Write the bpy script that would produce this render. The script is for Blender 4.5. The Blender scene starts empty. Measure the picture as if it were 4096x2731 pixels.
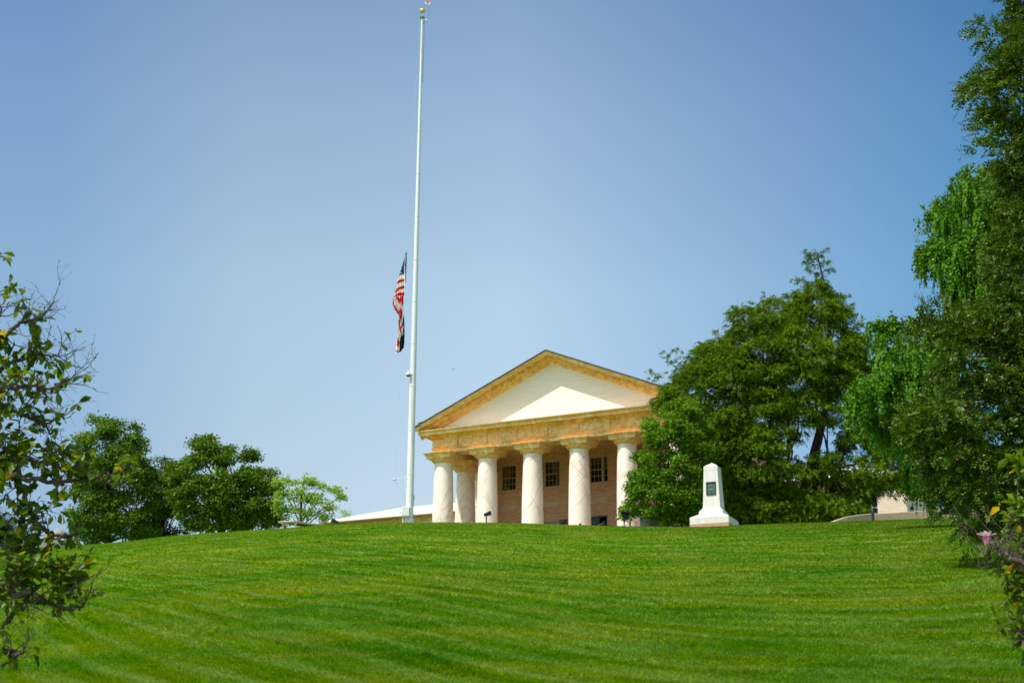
import bpy, math, random
import numpy as np
from mathutils import Vector, Matrix
from mathutils import noise as mnoise

rng = np.random.default_rng(7)
random.seed(7)
PI = math.pi
C = bpy.context.scene.collection

# ------------------------------------------------------------------ camera geometry
TH, RO, FPX = 0.303, 0.0043, 5689.0          # tilt, roll, focal length in photo pixels (4096 wide)
X0, Y0, AL, S = -4.7568, 98.0419, 0.455, 3.4509   # house origin, turn, column spacing
EYE = 1.6                                     # eye height: the camera is at z = 0, the near ground at -1.6


def ray(x, y):
    u2, v2 = x - 2048.0, 1365.5 - y
    u = u2 * math.cos(RO) - v2 * math.sin(RO)
    v = u2 * math.sin(RO) + v2 * math.cos(RO)
    X, Z = u / FPX, v / FPX
    c, s = math.cos(TH), math.sin(TH)
    return np.array([X, c - Z * s, s + Z * c])


def at(x, y, d):
    """world point seen at photo position x, y (2352-wide view) at horizontal distance d"""
    r = ray(x * 1.7415, y * 1.7415)
    return r * d / math.hypot(r[0], r[1])


def atf(x, y, d):
    r = ray(x, y)
    return r * d / math.hypot(r[0], r[1])


# ------------------------------------------------------------------ terrain
T_AZ = np.radians([-180, -120, -60, -30, -19.6, -17.3, -15.2, -13.4, -10, -7.8, -4, 0.1, 4, 5.7, 7.3, 9.2, 12.9, 16.6, 18, 30, 60, 120, 180])
T_V = np.array([0, 0, .11, .135, .1494, .1531, .1578, .164, .1698, .1745, .1782, .1782, .1759, .1752, .1743, .175, .1757, .1751, .1751, .174, .13, 0, 0])
R_AZ = np.radians([-180, -30, -10, -4, 0, 4, 8, 12, 20, 180])
R_V = np.array([80, 80, 78, 77, 76, 73, 70.5, 75, 80, 80])
_fa = np.radians(np.linspace(-180, 180, 7201))
_fT = np.interp(_fa, T_AZ, T_V - .0007 * (T_V > .01))
_fR = np.interp(_fa, R_AZ, R_V)
_k = np.exp(-0.5 * (np.arange(-40, 41) / 14.0) ** 2)
_k /= _k.sum()
_fT = np.convolve(np.pad(_fT, 40, mode='wrap'), _k, 'valid')
_fR = np.convolve(np.pad(_fR, 40, mode='wrap'), _k, 'valid')


def ground(x, y):
    x = np.asarray(x, float)
    y = np.asarray(y, float)
    d = np.hypot(x, y)
    a = np.arctan2(x, y)
    T = np.interp(a, _fa, _fT)
    R = np.interp(a, _fa, _fR)
    L = 9.0
    near = T * d - EYE * (1 - d / R) ** 2
    far = T * R + T * L * (1 - np.exp(-np.maximum(d - R, 0) / L))
    plate = far + (15.0 - far) * np.clip((d - 110) / 60, 0, 1) * (T > 0.1)
    z = np.where(d < R, near, plate)
    bump = 0.018 * np.sin(x * 0.9 + 1.3 * np.sin(y * 0.37)) * np.sin(y * 0.7 + 0.8) + 0.012 * np.sin(x * 2.1 + y * 1.3)
    return z + bump * np.clip(d / 12, 0, 1) * (d < 120)


# ------------------------------------------------------------------ object helpers
def put(name, me, mat=None, parent=None, smooth=False):
    o = bpy.data.objects.new(name, me)
    C.objects.link(o)
    if mat is not None:
        for m in (mat if isinstance(mat, (list, tuple)) else [mat]):
            me.materials.append(m)
    if parent is not None:
        o.parent = parent
    if smooth and len(me.polygons):
        me.polygons.foreach_set('use_smooth', np.ones(len(me.polygons), bool))
    return o


def thing(name, label, cat, loc=(0, 0, 0), rz=0.0, group=None, kind=None):
    o = bpy.data.objects.new(name, None)
    o.empty_display_size = 0.3
    C.objects.link(o)
    o.location = [float(v) for v in loc]
    o.rotation_euler = (0, 0, rz)
    tag(o, label, cat, group, kind)
    return o


def tag(o, label=None, cat=None, group=None, kind=None):
    if label:
        o['label'] = label
    if cat:
        o['category'] = cat
    if group:
        o['group'] = group
    if kind:
        o['kind'] = kind
    return o


class MB:
    """collects shapes, builds ONE mesh"""

    def __init__(s, off=(0, 0, 0)):
        s.v, s.f, s.m, s.off = [], [], [], np.array(off, float)

    def add(s, vs, fs, mi=0):
        b = len(s.v)
        s.v += [tuple(np.asarray(v, float) - s.off) for v in vs]
        s.f += [tuple(i + b for i in f) for f in fs]
        s.m += [mi] * len(fs)
        return s

    def box(s, x0, x1, y0, y1, z0, z1, mi=0):
        v = [(x0, y0, z0), (x1, y0, z0), (x1, y1, z0), (x0, y1, z0), (x0, y0, z1), (x1, y0, z1), (x1, y1, z1), (x0, y1, z1)]
        return s.add(v, [(0, 3, 2, 1), (4, 5, 6, 7), (0, 1, 5, 4), (1, 2, 6, 5), (2, 3, 7, 6), (3, 0, 4, 7)], mi)

    def hull8(s, v, mi=0):
        return s.add(v, [(0, 3, 2, 1), (4, 5, 6, 7), (0, 1, 5, 4), (1, 2, 6, 5), (2, 3, 7, 6), (3, 0, 4, 7)], mi)

    def tube(s, pts, rad, n=8, mi=0, caps=True):
        pts = [np.asarray(p, float) for p in pts]
        if not hasattr(rad, '__len__'):
            rad = [rad] * len(pts)
        vs, fs = [], []
        prev = None
        for i, p in enumerate(pts):
            t = pts[min(i + 1, len(pts) - 1)] - pts[max(i - 1, 0)]
            t = t / (np.linalg.norm(t) + 1e-9)
            if prev is None:
                a = np.array([1., 0, 0]) if abs(t[0]) < .8 else np.array([0, 1., 0])
            else:
                a = prev
            a = a - t * (a @ t)
            a /= np.linalg.norm(a) + 1e-9
            prev = a
            b = np.cross(t, a)
            for k in range(n):
                q = 2 * PI * k / n
                vs.append(p + rad[i] * (a * math.cos(q) + b * math.sin(q)))
        for i in range(len(pts) - 1):
            for k in range(n):
                k2 = (k + 1) % n
                fs.append((i * n + k, i * n + k2, (i + 1) * n + k2, (i + 1) * n + k))
        if caps:
            fs.append(tuple(range(n))[::-1])
            fs.append(tuple((len(pts) - 1) * n + k for k in range(n)))
        return s.add(vs, fs, mi)

    def lathe(s, prof, cx=0, cy=0, n=32, mi=0, caps=True):
        vs, fs = [], []
        for r, z in prof:
            for k in range(n):
                q = 2 * PI * k / n
                vs.append((cx + r * math.cos(q), cy + r * math.sin(q), z))
        for i in range(len(prof) - 1):
            for k in range(n):
                k2 = (k + 1) % n
                fs.append((i * n + k, i * n + k2, (i + 1) * n + k2, (i + 1) * n + k))
        if caps:
            fs.append(tuple(range(n))[::-1])
            fs.append(tuple((len(prof) - 1) * n + k for k in range(n)))
        return s.add(vs, fs, mi)

    def square_lathe(s, prof, cx=0, cy=0, mi=0, ratio=1.0):
        """square-plan turned profile: (half width, z)"""
        vs, fs = [], []
        for r, z in prof:
            for sx, sy in ((-1, -1), (1, -1), (1, 1), (-1, 1)):
                vs.append((cx + sx * r, cy + sy * r * ratio, z))
        for i in range(len(prof) - 1):
            for k in range(4):
                k2 = (k + 1) % 4
                fs.append((i * 4 + k, i * 4 + k2, (i + 1) * 4 + k2, (i + 1) * 4 + k))
        fs.append((3, 2, 1, 0))
        fs.append(tuple((len(prof) - 1) * 4 + k for k in range(4)))
        return s.add(vs, fs, mi)

    def build(s, name, mat, parent=None, smooth=False, bevel=0):
        me = bpy.data.meshes.new(name)
        me.from_pydata([tuple(map(float, v)) for v in s.v], [], s.f)
        me.polygons.foreach_set('material_index', s.m)
        o = put(name, me, mat, parent)
        if smooth:
            me.polygons.foreach_set('use_smooth', [True] * len(me.polygons))
            try:
                me.set_sharp_from_angle(angle=math.radians(38))
            except Exception:
                pass
        if bevel:
            b = o.modifiers.new('bevel', 'BEVEL')
            b.width = bevel
            b.segments = 2
            b.limit_method = 'ANGLE'
        me.update()
        return o


def raw_mesh(name, verts, tris, tint=None):
    me = bpy.data.meshes.new(name)
    n, m = len(verts), len(tris)
    k = tris.shape[1]
    me.vertices.add(n)
    me.vertices.foreach_set('co', np.ascontiguousarray(verts, dtype=np.float32).ravel())
    me.loops.add(m * k)
    me.loops.foreach_set('vertex_index', np.ascontiguousarray(tris, dtype=np.int32).ravel())
    me.polygons.add(m)
    me.polygons.foreach_set('loop_start', np.arange(0, m * k, k, dtype=np.int32))
    me.update(calc_edges=True)
    if tint is not None:
        a = me.color_attributes.new('tint', 'FLOAT_COLOR', 'POINT')
        c = np.ones((n, 4), np.float32)
        c[:, :3] = tint
        a.data.foreach_set('color', c.ravel())
    return me


def unit(a):
    return a / (np.linalg.norm(a, axis=-1, keepdims=True) + 1e-9)


def leaf_arrays(P, A, N, L, W, fold=0.15):
    """two triangles per leaf: base, right, tip, left"""
    A = unit(A)
    Sd = unit(np.cross(A, N))
    N2 = np.cross(Sd, A)
    L = np.asarray(L).reshape(-1, 1)
    W = np.asarray(W).reshape(-1, 1)
    b = P
    t = P + A * L
    mid = P + A * L * 0.55
    r = mid + Sd * W * .5 + N2 * W * fold
    l = mid - Sd * W * .5 + N2 * W * fold
    V = np.stack([b, r, t, l], 1).reshape(-1, 3)
    i = np.arange(len(P))[:, None] * 4
    T = np.concatenate([np.hstack([i, i + 1, i + 2]), np.hstack([i, i + 2, i + 3])])
    return V, T


def leaves_obj(name, P, A, N, L, W, tint, mat, parent, off=(0, 0, 0)):
    V, T = leaf_arrays(P, A, N, L, W)
    me = raw_mesh(name, V - np.asarray(off, float), T, np.repeat(tint, 4, axis=0))
    return put(name, me, mat, parent)


# ------------------------------------------------------------------ materials
def new_mat(name):
    m = bpy.data.materials.new(name)
    m.use_nodes = True
    nt = m.node_tree
    nt.nodes.clear()
    out = nt.nodes.new('ShaderNodeOutputMaterial')
    return m, nt, out


def N(nt, t, **kw):
    n = nt.nodes.new('ShaderNode' + t)
    for k, v in kw.items():
        if k in n.inputs.keys():
            n.inputs[k].default_value = v
        else:
            setattr(n, k, v)
    return n


def ramp(nt, fac, stops, interp='LINEAR'):
    r = nt.nodes.new('ShaderNodeValToRGB')
    r.color_ramp.interpolation = interp
    e = r.color_ramp.elements
    while len(e) < len(stops):
        e.new(0.5)
    for el, (p, c) in zip(e, stops):
        el.position = p
        el.color = (*c, 1) if len(c) == 3 else (c[0], c[0], c[0], 1)
    nt.links.new(fac, r.inputs[0])
    return r.outputs[0]


def mix(nt, fac, a, b, mode='MIX'):
    m = nt.nodes.new('ShaderNodeMix')
    m.data_type = 'RGBA'
    m.blend_type = mode
    for sock, v in ((m.inputs[0], fac), (m.inputs[6], a), (m.inputs[7], b)):
        if hasattr(v, 'is_linked'):
            nt.links.new(v, sock)
        elif hasattr(v, '__len__'):
            sock.default_value = (*v, 1)
        else:
            sock.default_value = v
    return m.outputs[2]


def mth(nt, op, a, b=0.0, c=0.0):
    m = nt.nodes.new('ShaderNodeMath')
    m.operation = op
    for sock, v in zip(m.inputs, (a, b, c)):
        if hasattr(v, 'is_linked'):
            nt.links.new(v, sock)
        else:
            sock.default_value = v
    return m.outputs[0]


def objco(nt, scale=(1, 1, 1), rot=(0, 0, 0), geo=False):
    if geo:
        src = nt.nodes.new('ShaderNodeNewGeometry').outputs['Position']
    else:
        src = nt.nodes.new('ShaderNodeTexCoord').outputs['Object']
    mp = nt.nodes.new('ShaderNodeMapping')
    mp.inputs['Scale'].default_value = scale
    mp.inputs['Rotation'].default_value = rot
    nt.links.new(src, mp.inputs[0])
    return mp.outputs[0]


def noise(nt, co, scale, detail=4, rough=.55, dist=0, out='Fac', w=None):
    n = nt.nodes.new('ShaderNodeTexNoise')
    n.inputs['Scale'].default_value = scale
    n.inputs['Detail'].default_value = detail
    n.inputs['Roughness'].default_value = rough
    n.inputs['Distortion'].default_value = dist
    if w is not None:
        n.noise_dimensions = '4D'
        nt.links.new(w, n.inputs['W'])
    nt.links.new(co, n.inputs['Vector'])
    return n.outputs[out]


def bsdf(nt, out, col, rough=.6, spec=.3, metal=0, bump=None, bstr=.3, bdist=.02):
    b = nt.nodes.new('ShaderNodeBsdfPrincipled')
    if hasattr(col, 'is_linked'):
        nt.links.new(col, b.inputs['Base Color'])
    else:
        b.inputs['Base Color'].default_value = (*col, 1)
    if hasattr(rough, 'is_linked'):
        nt.links.new(rough, b.inputs['Roughness'])
    else:
        b.inputs['Roughness'].default_value = rough
    b.inputs['Specular IOR Level'].default_value = spec
    b.inputs['Metallic'].default_value = metal
    if bump is not None:
        bn = nt.nodes.new('ShaderNodeBump')
        bn.inputs['Strength'].default_value = bstr
        bn.inputs['Distance'].default_value = bdist
        nt.links.new(bump, bn.inputs['Height'])
        nt.links.new(bn.outputs[0], b.inputs['Normal'])
    nt.links.new(b.outputs[0], out.inputs[0])
    return b


def simple(name, col, rough=.5, spec=.4, metal=0, var=.12, scale=3.0, bstr=.1):
    m, nt, out = new_mat(name)
    co = objco(nt)
    n = noise(nt, co, scale, 5)
    c = mix(nt, mth(nt, 'MULTIPLY', n, 1.0), tuple(v * (1 - var) for v in col), tuple(min(1, v * (1 + var)) for v in col))
    bsdf(nt, out, c, rough, spec, metal, n, bstr)
    return m


def leaf_mat(name, dark, light, accent=(.55, .42, .03), transl=.32, rough=.5, spec=.35, tcol=None):
    m, nt, out = new_mat(name)
    a = nt.nodes.new('ShaderNodeAttribute')
    a.attribute_name = 'tint'
    sp = nt.nodes.new('ShaderNodeSeparateColor')
    nt.links.new(a.outputs['Color'], sp.inputs[0])
    f = mth(nt, 'ADD', mth(nt, 'MULTIPLY', sp.outputs[0], .55), mth(nt, 'MULTIPLY', sp.outputs[1], .45))
    c = mix(nt, f, dark, light)
    c = mix(nt, sp.outputs[2], c, accent)
    b = nt.nodes.new('ShaderNodeBsdfPrincipled')
    nt.links.new(c, b.inputs['Base Color'])
    b.inputs['Roughness'].default_value = rough
    b.inputs['Specular IOR Level'].default_value = spec
    tr = nt.nodes.new('ShaderNodeBsdfTranslucent')
    tc = mix(nt, 1.0, c, tcol or (1.3, 1.25, .5), 'MULTIPLY')
    nt.links.new(tc, tr.inputs[0])
    ms = nt.nodes.new('ShaderNodeMixShader')
    ms.inputs[0].default_value = transl
    nt.links.new(b.outputs[0], ms.inputs[1])
    nt.links.new(tr.outputs[0], ms.inputs[2])
    nt.links.new(ms.outputs[0], out.inputs[0])
    return m


def bark_mat(name, a, b):
    m, nt, out = new_mat(name)
    co = objco(nt, (1, 1, .25))
    n = noise(nt, co, 9, 6, .7, .4)
    bsdf(nt, out, ramp(nt, n, [(.3, a), (.7, b)]), .9, .1, 0, n, .8, .03)
    return m


def veins(nt, co, scale, width, dist=1.5, detail=3, w=None):
    """soft thin streaks where a noise field crosses its mean"""
    n = noise(nt, co, scale, detail, .5, dist, w=w)
    d = mth(nt, 'ABSOLUTE', mth(nt, 'SUBTRACT', n, .5))
    r = nt.nodes.new('ShaderNodeMapRange')
    r.inputs['From Min'].default_value = 0
    r.inputs['From Max'].default_value = width
    r.inputs['To Min'].default_value = 1
    r.inputs['To Max'].default_value = 0
    r.interpolation_type = 'SMOOTHSTEP'
    nt.links.new(d, r.inputs[0])
    return r.outputs[0]


def painted_column():
    m, nt, out = new_mat('painted_marble_column')
    oi = nt.nodes.new('ShaderNodeObjectInfo')
    w = mth(nt, 'MULTIPLY', oi.outputs['Random'], 37.0)
    co = objco(nt, (1.0, 1.0, .42), (.5, .55, 0))
    # streaks wind round the shaft: noise stretched along a diagonal of the unrolled surface
    sc3 = nt.nodes.new('ShaderNodeSeparateXYZ')
    nt.links.new(nt.nodes.new('ShaderNodeTexCoord').outputs['Object'], sc3.inputs[0])
    th_ = mth(nt, 'MULTIPLY', mth(nt, 'ARCTAN2', sc3.outputs[0], mth(nt, 'MULTIPLY', sc3.outputs[1], -1.0)), .7)

    def streak(slope, fr, wd):
        c3 = nt.nodes.new('ShaderNodeCombineXYZ')
        nt.links.new(mth(nt, 'MULTIPLY', mth(nt, 'SUBTRACT', sc3.outputs[2], mth(nt, 'MULTIPLY', th_, slope)), fr), c3.inputs[0])
        nt.links.new(mth(nt, 'MULTIPLY', mth(nt, 'ADD', th_, mth(nt, 'MULTIPLY', sc3.outputs[2], .5 / slope)), fr * .38), c3.inputs[1])
        return veins(nt, c3.outputs[0], 1.0, wd, .35, 3, w)
    v1 = mth(nt, 'MAXIMUM', streak(1.3, .62, .035), mth(nt, 'MULTIPLY', streak(-1.6, .50, .028), .7))
    v2 = veins(nt, co, 1.9, .025, 1.6, 4, w)
    big = noise(nt, co, .7, 2, .5, w=w)
    base = mix(nt, big, (.95, .80, .69), (.97, .875, .785))
    msk = ramp(nt, noise(nt, co, .9, 2, .5, w=mth(nt, 'ADD', w, 5.0)), [(.36, (.15,)), (.56, (1,))])
    c = mix(nt, mth(nt, 'MULTIPLY', mth(nt, 'MULTIPLY', v1, msk), .62), base, (.66, .38, .27))
    c = mix(nt, mth(nt, 'MULTIPLY', v2, .22), c, (.66, .40, .30))
    # horizontal block joints, one every 0.9 m
    z = nt.nodes.new('ShaderNodeSeparateXYZ')
    nt.links.new(objco(nt), z.inputs[0])
    fr = mth(nt, 'FRACT', mth(nt, 'MULTIPLY', z.outputs[2], 1 / 1.05))
    j = mth(nt, 'LESS_THAN', fr, .012)
    c = mix(nt, mth(nt, 'MULTIPLY', j, .35), c, (.55, .40, .30))
    bsdf(nt, out, c, .55, .25, 0, big, .1)
    return m


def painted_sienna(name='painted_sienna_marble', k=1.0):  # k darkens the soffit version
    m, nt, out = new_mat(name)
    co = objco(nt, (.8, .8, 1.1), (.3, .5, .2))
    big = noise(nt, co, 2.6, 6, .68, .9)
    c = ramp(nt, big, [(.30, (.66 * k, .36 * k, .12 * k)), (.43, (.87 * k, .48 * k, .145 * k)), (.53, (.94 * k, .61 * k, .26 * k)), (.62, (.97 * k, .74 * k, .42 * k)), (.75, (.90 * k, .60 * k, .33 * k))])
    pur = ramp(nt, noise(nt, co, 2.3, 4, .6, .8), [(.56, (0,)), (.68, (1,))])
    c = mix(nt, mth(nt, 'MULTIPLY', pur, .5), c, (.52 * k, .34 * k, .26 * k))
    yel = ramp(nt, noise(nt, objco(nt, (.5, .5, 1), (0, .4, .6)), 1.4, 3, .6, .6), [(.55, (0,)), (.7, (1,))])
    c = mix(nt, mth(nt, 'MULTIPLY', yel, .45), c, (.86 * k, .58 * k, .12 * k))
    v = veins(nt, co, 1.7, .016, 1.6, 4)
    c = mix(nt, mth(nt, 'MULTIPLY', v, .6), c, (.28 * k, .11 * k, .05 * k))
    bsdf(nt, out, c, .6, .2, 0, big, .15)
    return m


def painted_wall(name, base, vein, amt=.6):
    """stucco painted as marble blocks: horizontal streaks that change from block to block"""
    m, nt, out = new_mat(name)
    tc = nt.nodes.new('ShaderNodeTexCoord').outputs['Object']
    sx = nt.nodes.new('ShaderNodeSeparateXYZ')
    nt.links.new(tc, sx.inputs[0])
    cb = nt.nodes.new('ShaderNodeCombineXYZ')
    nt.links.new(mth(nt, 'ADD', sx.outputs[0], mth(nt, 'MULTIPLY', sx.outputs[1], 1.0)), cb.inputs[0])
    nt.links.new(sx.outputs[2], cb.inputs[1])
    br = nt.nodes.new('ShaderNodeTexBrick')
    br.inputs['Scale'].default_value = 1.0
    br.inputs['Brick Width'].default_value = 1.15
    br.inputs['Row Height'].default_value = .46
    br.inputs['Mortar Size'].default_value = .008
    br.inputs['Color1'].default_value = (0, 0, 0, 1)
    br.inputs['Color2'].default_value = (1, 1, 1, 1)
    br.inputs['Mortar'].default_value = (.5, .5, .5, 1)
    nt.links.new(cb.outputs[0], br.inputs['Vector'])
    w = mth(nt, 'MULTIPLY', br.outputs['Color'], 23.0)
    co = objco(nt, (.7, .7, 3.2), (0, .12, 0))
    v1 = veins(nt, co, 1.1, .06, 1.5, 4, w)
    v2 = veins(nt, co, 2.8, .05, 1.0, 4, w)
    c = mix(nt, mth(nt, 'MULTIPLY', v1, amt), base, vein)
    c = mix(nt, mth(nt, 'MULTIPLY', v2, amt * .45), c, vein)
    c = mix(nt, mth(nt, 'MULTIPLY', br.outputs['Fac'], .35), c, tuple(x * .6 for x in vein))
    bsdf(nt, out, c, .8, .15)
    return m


def siding():
    m, nt, out = new_mat('white_board_siding')
    tc = nt.nodes.new('ShaderNodeTexCoord').outputs['Object']
    sx = nt.nodes.new('ShaderNodeSeparateXYZ')
    nt.links.new(tc, sx.inputs[0])
    cb = nt.nodes.new('ShaderNodeCombineXYZ')
    nt.links.new(sx.outputs[0], cb.inputs[0])
    nt.links.new(sx.outputs[2], cb.inputs[1])
    br = nt.nodes.new('ShaderNodeTexBrick')
    br.inputs['Scale'].default_value = 1.0
    br.inputs['Brick Width'].default_value = 3.1
    br.inputs['Row Height'].default_value = .235
    br.inputs['Mortar Size'].default_value = .007
    br.inputs['Color1'].default_value = (.93, .845, .75, 1)
    br.inputs['Color2'].default_value = (.95, .87, .785, 1)
    br.inputs['Mortar'].default_value = (.76, .66, .56, 1)
    nt.links.new(cb.outputs[0], br.inputs['Vector'])
    n = noise(nt, objco(nt, (.4, 1, 3)), 2.0, 5)
    c = mix(nt, mth(nt, 'MULTIPLY', ramp(nt, n, [(.45, (0,)), (.75, (1,))]), .25), br.outputs['Color'], (.70, .58, .47))
    bsdf(nt, out, c, .6, .25)
    return m


def grass_color(nt):
    """mown lawn: wheel lines, drier and lusher patches; the same field colours soil sheet and blades"""
    pos = nt.nodes.new('ShaderNodeNewGeometry').outputs['Position']
    sp = nt.nodes.new('ShaderNodeSeparateXYZ')
    nt.links.new(pos, sp.inputs[0])
    x, y = sp.outputs[0], sp.outputs[1]
    # phi = y - 6*softplus((2-x)/3): the mower turned while going round the knoll
    e = mth(nt, 'EXPONENT', mth(nt, 'MULTIPLY', mth(nt, 'SUBTRACT', 2.0, mth(nt, 'MAXIMUM', x, -40.0)), 1 / 3.0))
    soft = mth(nt, 'LOGARITHM', mth(nt, 'ADD', e, 1.0), math.e)
    phi = mth(nt, 'SUBTRACT', y, mth(nt, 'MULTIPLY', soft, 6.5))
    # the lines bend the other way on the right flank
    bend = mth(nt, 'MULTIPLY', mth(nt, 'POWER', mth(nt, 'MAXIMUM', mth(nt, 'SUBTRACT', x, 1.0), 0.0), 1.5), .16)
    phi = mth(nt, 'SUBTRACT', phi, bend)
    warp = nt.nodes.new('ShaderNodeTexNoise')
    warp.inputs['Scale'].default_value = .11
    warp.inputs['Detail'].default_value = 3
    nt.links.new(pos, warp.inputs['Vector'])
    phi = mth(nt, 'ADD', phi, mth(nt, 'MULTIPLY', warp.outputs['Fac'], 2.5))
    cb = nt.nodes.new('ShaderNodeCombineXYZ')
    nt.links.new(mth(nt, 'MULTIPLY', x, .13), cb.inputs[0])
    nt.links.new(mth(nt, 'MULTIPLY', phi, .75), cb.inputs[1])
    st = noise(nt, cb.outputs[0], 1.5, 5, .62, .35)
    cb2 = nt.nodes.new('ShaderNodeCombineXYZ')
    nt.links.new(mth(nt, 'MULTIPLY', x, .3), cb2.inputs[0])
    nt.links.new(mth(nt, 'MULTIPLY', y, .62), cb2.inputs[1])
    pa = noise(nt, cb2.outputs[0], 1.1, 6, .66, .3)
    pb = noise(nt, cb2.outputs[0], .55, 4, .6, .2)
    wob = mth(nt, 'MULTIPLY', noise(nt, cb2.outputs[0], .5, 3), 4.2)
    sw = mth(nt, 'SINE', mth(nt, 'ADD', mth(nt, 'MULTIPLY', phi, 2 * PI / 1.15), wob))
    line = mth(nt, 'MULTIPLY', ramp(nt, mth(nt, 'MULTIPLY_ADD', sw, .5, .5), [(.78, (0,)), (1., (1,))]), ramp(nt, pb, [(.38, (.2,)), (.58, (1,))]))
    fine = noise(nt, nt.nodes['Separate XYZ'].inputs[0].links[0].from_socket, 9, 4, .7)
    lush = (.054, .198, .001)
    mid = (.120, .240, .002)
    yel = (.200, .270, .002)
    pale = (.205, .330, .070)
    cb3 = nt.nodes.new('ShaderNodeCombineXYZ')
    nt.links.new(mth(nt, 'MULTIPLY', x, .55), cb3.inputs[0])
    nt.links.new(mth(nt, 'MULTIPLY', phi, 1.25), cb3.inputs[1])
    short = noise(nt, cb3.outputs[0], 1.3, 5, .6, .2)
    c = mix(nt, ramp(nt, pa, [(.38, (0,)), (.58, (1,))]), lush, mid)
    c = mix(nt, mth(nt, 'MULTIPLY', ramp(nt, pb, [(.44, (0,)), (.64, (1,))]), .85), c, yel)
    c = mix(nt, mth(nt, 'MULTIPLY', ramp(nt, short, [(.50, (0,)), (.64, (1,))]), .6), c, pale)
    c = mix(nt, mth(nt, 'MULTIPLY', ramp(nt, short, [(.34, (1,)), (.46, (0,))]), .65), c, (.028, .140, .001))
    c = mix(nt, mth(nt, 'MULTIPLY', ramp(nt, st, [(.52, (0,)), (.68, (1,))]), .25), c, pale)
    c = mix(nt, mth(nt, 'MULTIPLY', ramp(nt, st, [(.30, (1,)), (.44, (0,))]), .22), c, (.03, .145, .001))
    c = mix(nt, mth(nt, 'MULTIPLY', line, .45), c, (.27, .37, .12))
    tan = ramp(nt, noise(nt, cb2.outputs[0], 2.4, 4, .6, .4), [(.58, (0,)), (.70, (1,))])
    c = mix(nt, mth(nt, 'MULTIPLY', tan, .6), c, (.30, .26, .04))
    # darker towards the right: lens vignetting put into the grass colour
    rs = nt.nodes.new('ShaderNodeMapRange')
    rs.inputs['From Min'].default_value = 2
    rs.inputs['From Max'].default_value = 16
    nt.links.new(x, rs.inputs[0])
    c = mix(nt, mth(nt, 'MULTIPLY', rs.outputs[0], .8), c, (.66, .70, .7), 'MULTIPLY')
    c = mix(nt, .8, c, ramp(nt, fine, [(.3, (.62,)), (.7, (1.35,))]), 'MULTIPLY')
    return c


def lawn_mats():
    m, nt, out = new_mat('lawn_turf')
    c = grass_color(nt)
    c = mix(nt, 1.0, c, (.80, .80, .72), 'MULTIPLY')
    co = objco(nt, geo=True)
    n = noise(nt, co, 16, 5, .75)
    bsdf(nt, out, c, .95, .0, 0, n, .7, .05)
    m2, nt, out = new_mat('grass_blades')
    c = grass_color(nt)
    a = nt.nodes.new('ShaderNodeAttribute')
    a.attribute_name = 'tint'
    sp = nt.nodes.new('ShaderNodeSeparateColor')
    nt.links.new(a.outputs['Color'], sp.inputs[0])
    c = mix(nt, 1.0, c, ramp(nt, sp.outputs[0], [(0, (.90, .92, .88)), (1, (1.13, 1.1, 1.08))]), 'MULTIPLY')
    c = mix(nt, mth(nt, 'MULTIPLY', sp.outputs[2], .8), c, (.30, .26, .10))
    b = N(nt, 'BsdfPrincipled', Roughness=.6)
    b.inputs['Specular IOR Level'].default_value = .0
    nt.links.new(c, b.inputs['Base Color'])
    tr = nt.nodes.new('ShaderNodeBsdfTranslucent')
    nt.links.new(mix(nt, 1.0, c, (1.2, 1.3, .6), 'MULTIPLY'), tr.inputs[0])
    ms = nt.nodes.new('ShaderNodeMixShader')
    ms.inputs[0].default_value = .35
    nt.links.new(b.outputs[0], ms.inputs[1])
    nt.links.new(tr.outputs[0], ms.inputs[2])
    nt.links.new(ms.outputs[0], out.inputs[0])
    return m, m2


def stone_wall_mat():
    m, nt, out = new_mat('pebbled_wall_stone')
    co = objco(nt)
    n = noise(nt, co, 22, 4, .7)
    big = noise(nt, objco(nt, (1, 1, .35)), 2.2, 5, .65)
    sz = nt.nodes.new('ShaderNodeSeparateXYZ')
    nt.links.new(nt.nodes.new('ShaderNodeTexCoord').outputs['Object'], sz.inputs[0])
    c = ramp(nt, n, [(.3, (.34, .24, .15)), (.7, (.62, .48, .33))])
    g = ramp(nt, mth(nt, 'ADD', big, mth(nt, 'MULTIPLY', sz.outputs[2], .5)), [(.55, (0,)), (.72, (1,))])
    c = mix(nt, mth(nt, 'MULTIPLY', g, .6), c, (.17, .145, .115))
    bsdf(nt, out, c, .95, .1, 0, n, .8, .02)
    return m


def granite():
    m, nt, out = new_mat('pale_granite')
    co = objco(nt)
    n = noise(nt, co, 40, 3, .7)
    st = noise(nt, objco(nt, (3, 3, .5)), 2.0, 5, .6)
    c = mix(nt, n, (.64, .63, .58), (.80, .79, .74))
    c = mix(nt, mth(nt, 'MULTIPLY', ramp(nt, st, [(.45, (0,)), (.7, (1,))]), .5), c, (.54, .48, .36))
    bsdf(nt, out, c, .7, .25, 0, n, .15)
    return m


def glass_mat():
    m, nt, out = new_mat('window_glass')
    g = N(nt, 'BsdfGlossy', Roughness=.05)
    g.inputs['Color'].default_value = (.8, .85, .9, 1)
    t = nt.nodes.new('ShaderNodeBsdfTransparent')
    t.inputs[0].default_value = (.75, .75, .75, 1)
    fr = N(nt, 'Fresnel', IOR=1.5)
    ms = nt.nodes.new('ShaderNodeMixShader')
    nt.links.new(fr.outputs[0], ms.inputs[0])
    nt.links.new(t.outputs[0], ms.inputs[1])
    nt.links.new(g.outputs[0], ms.inputs[2])
    nt.links.new(ms.outputs[0], out.inputs[0])
    return m


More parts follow.
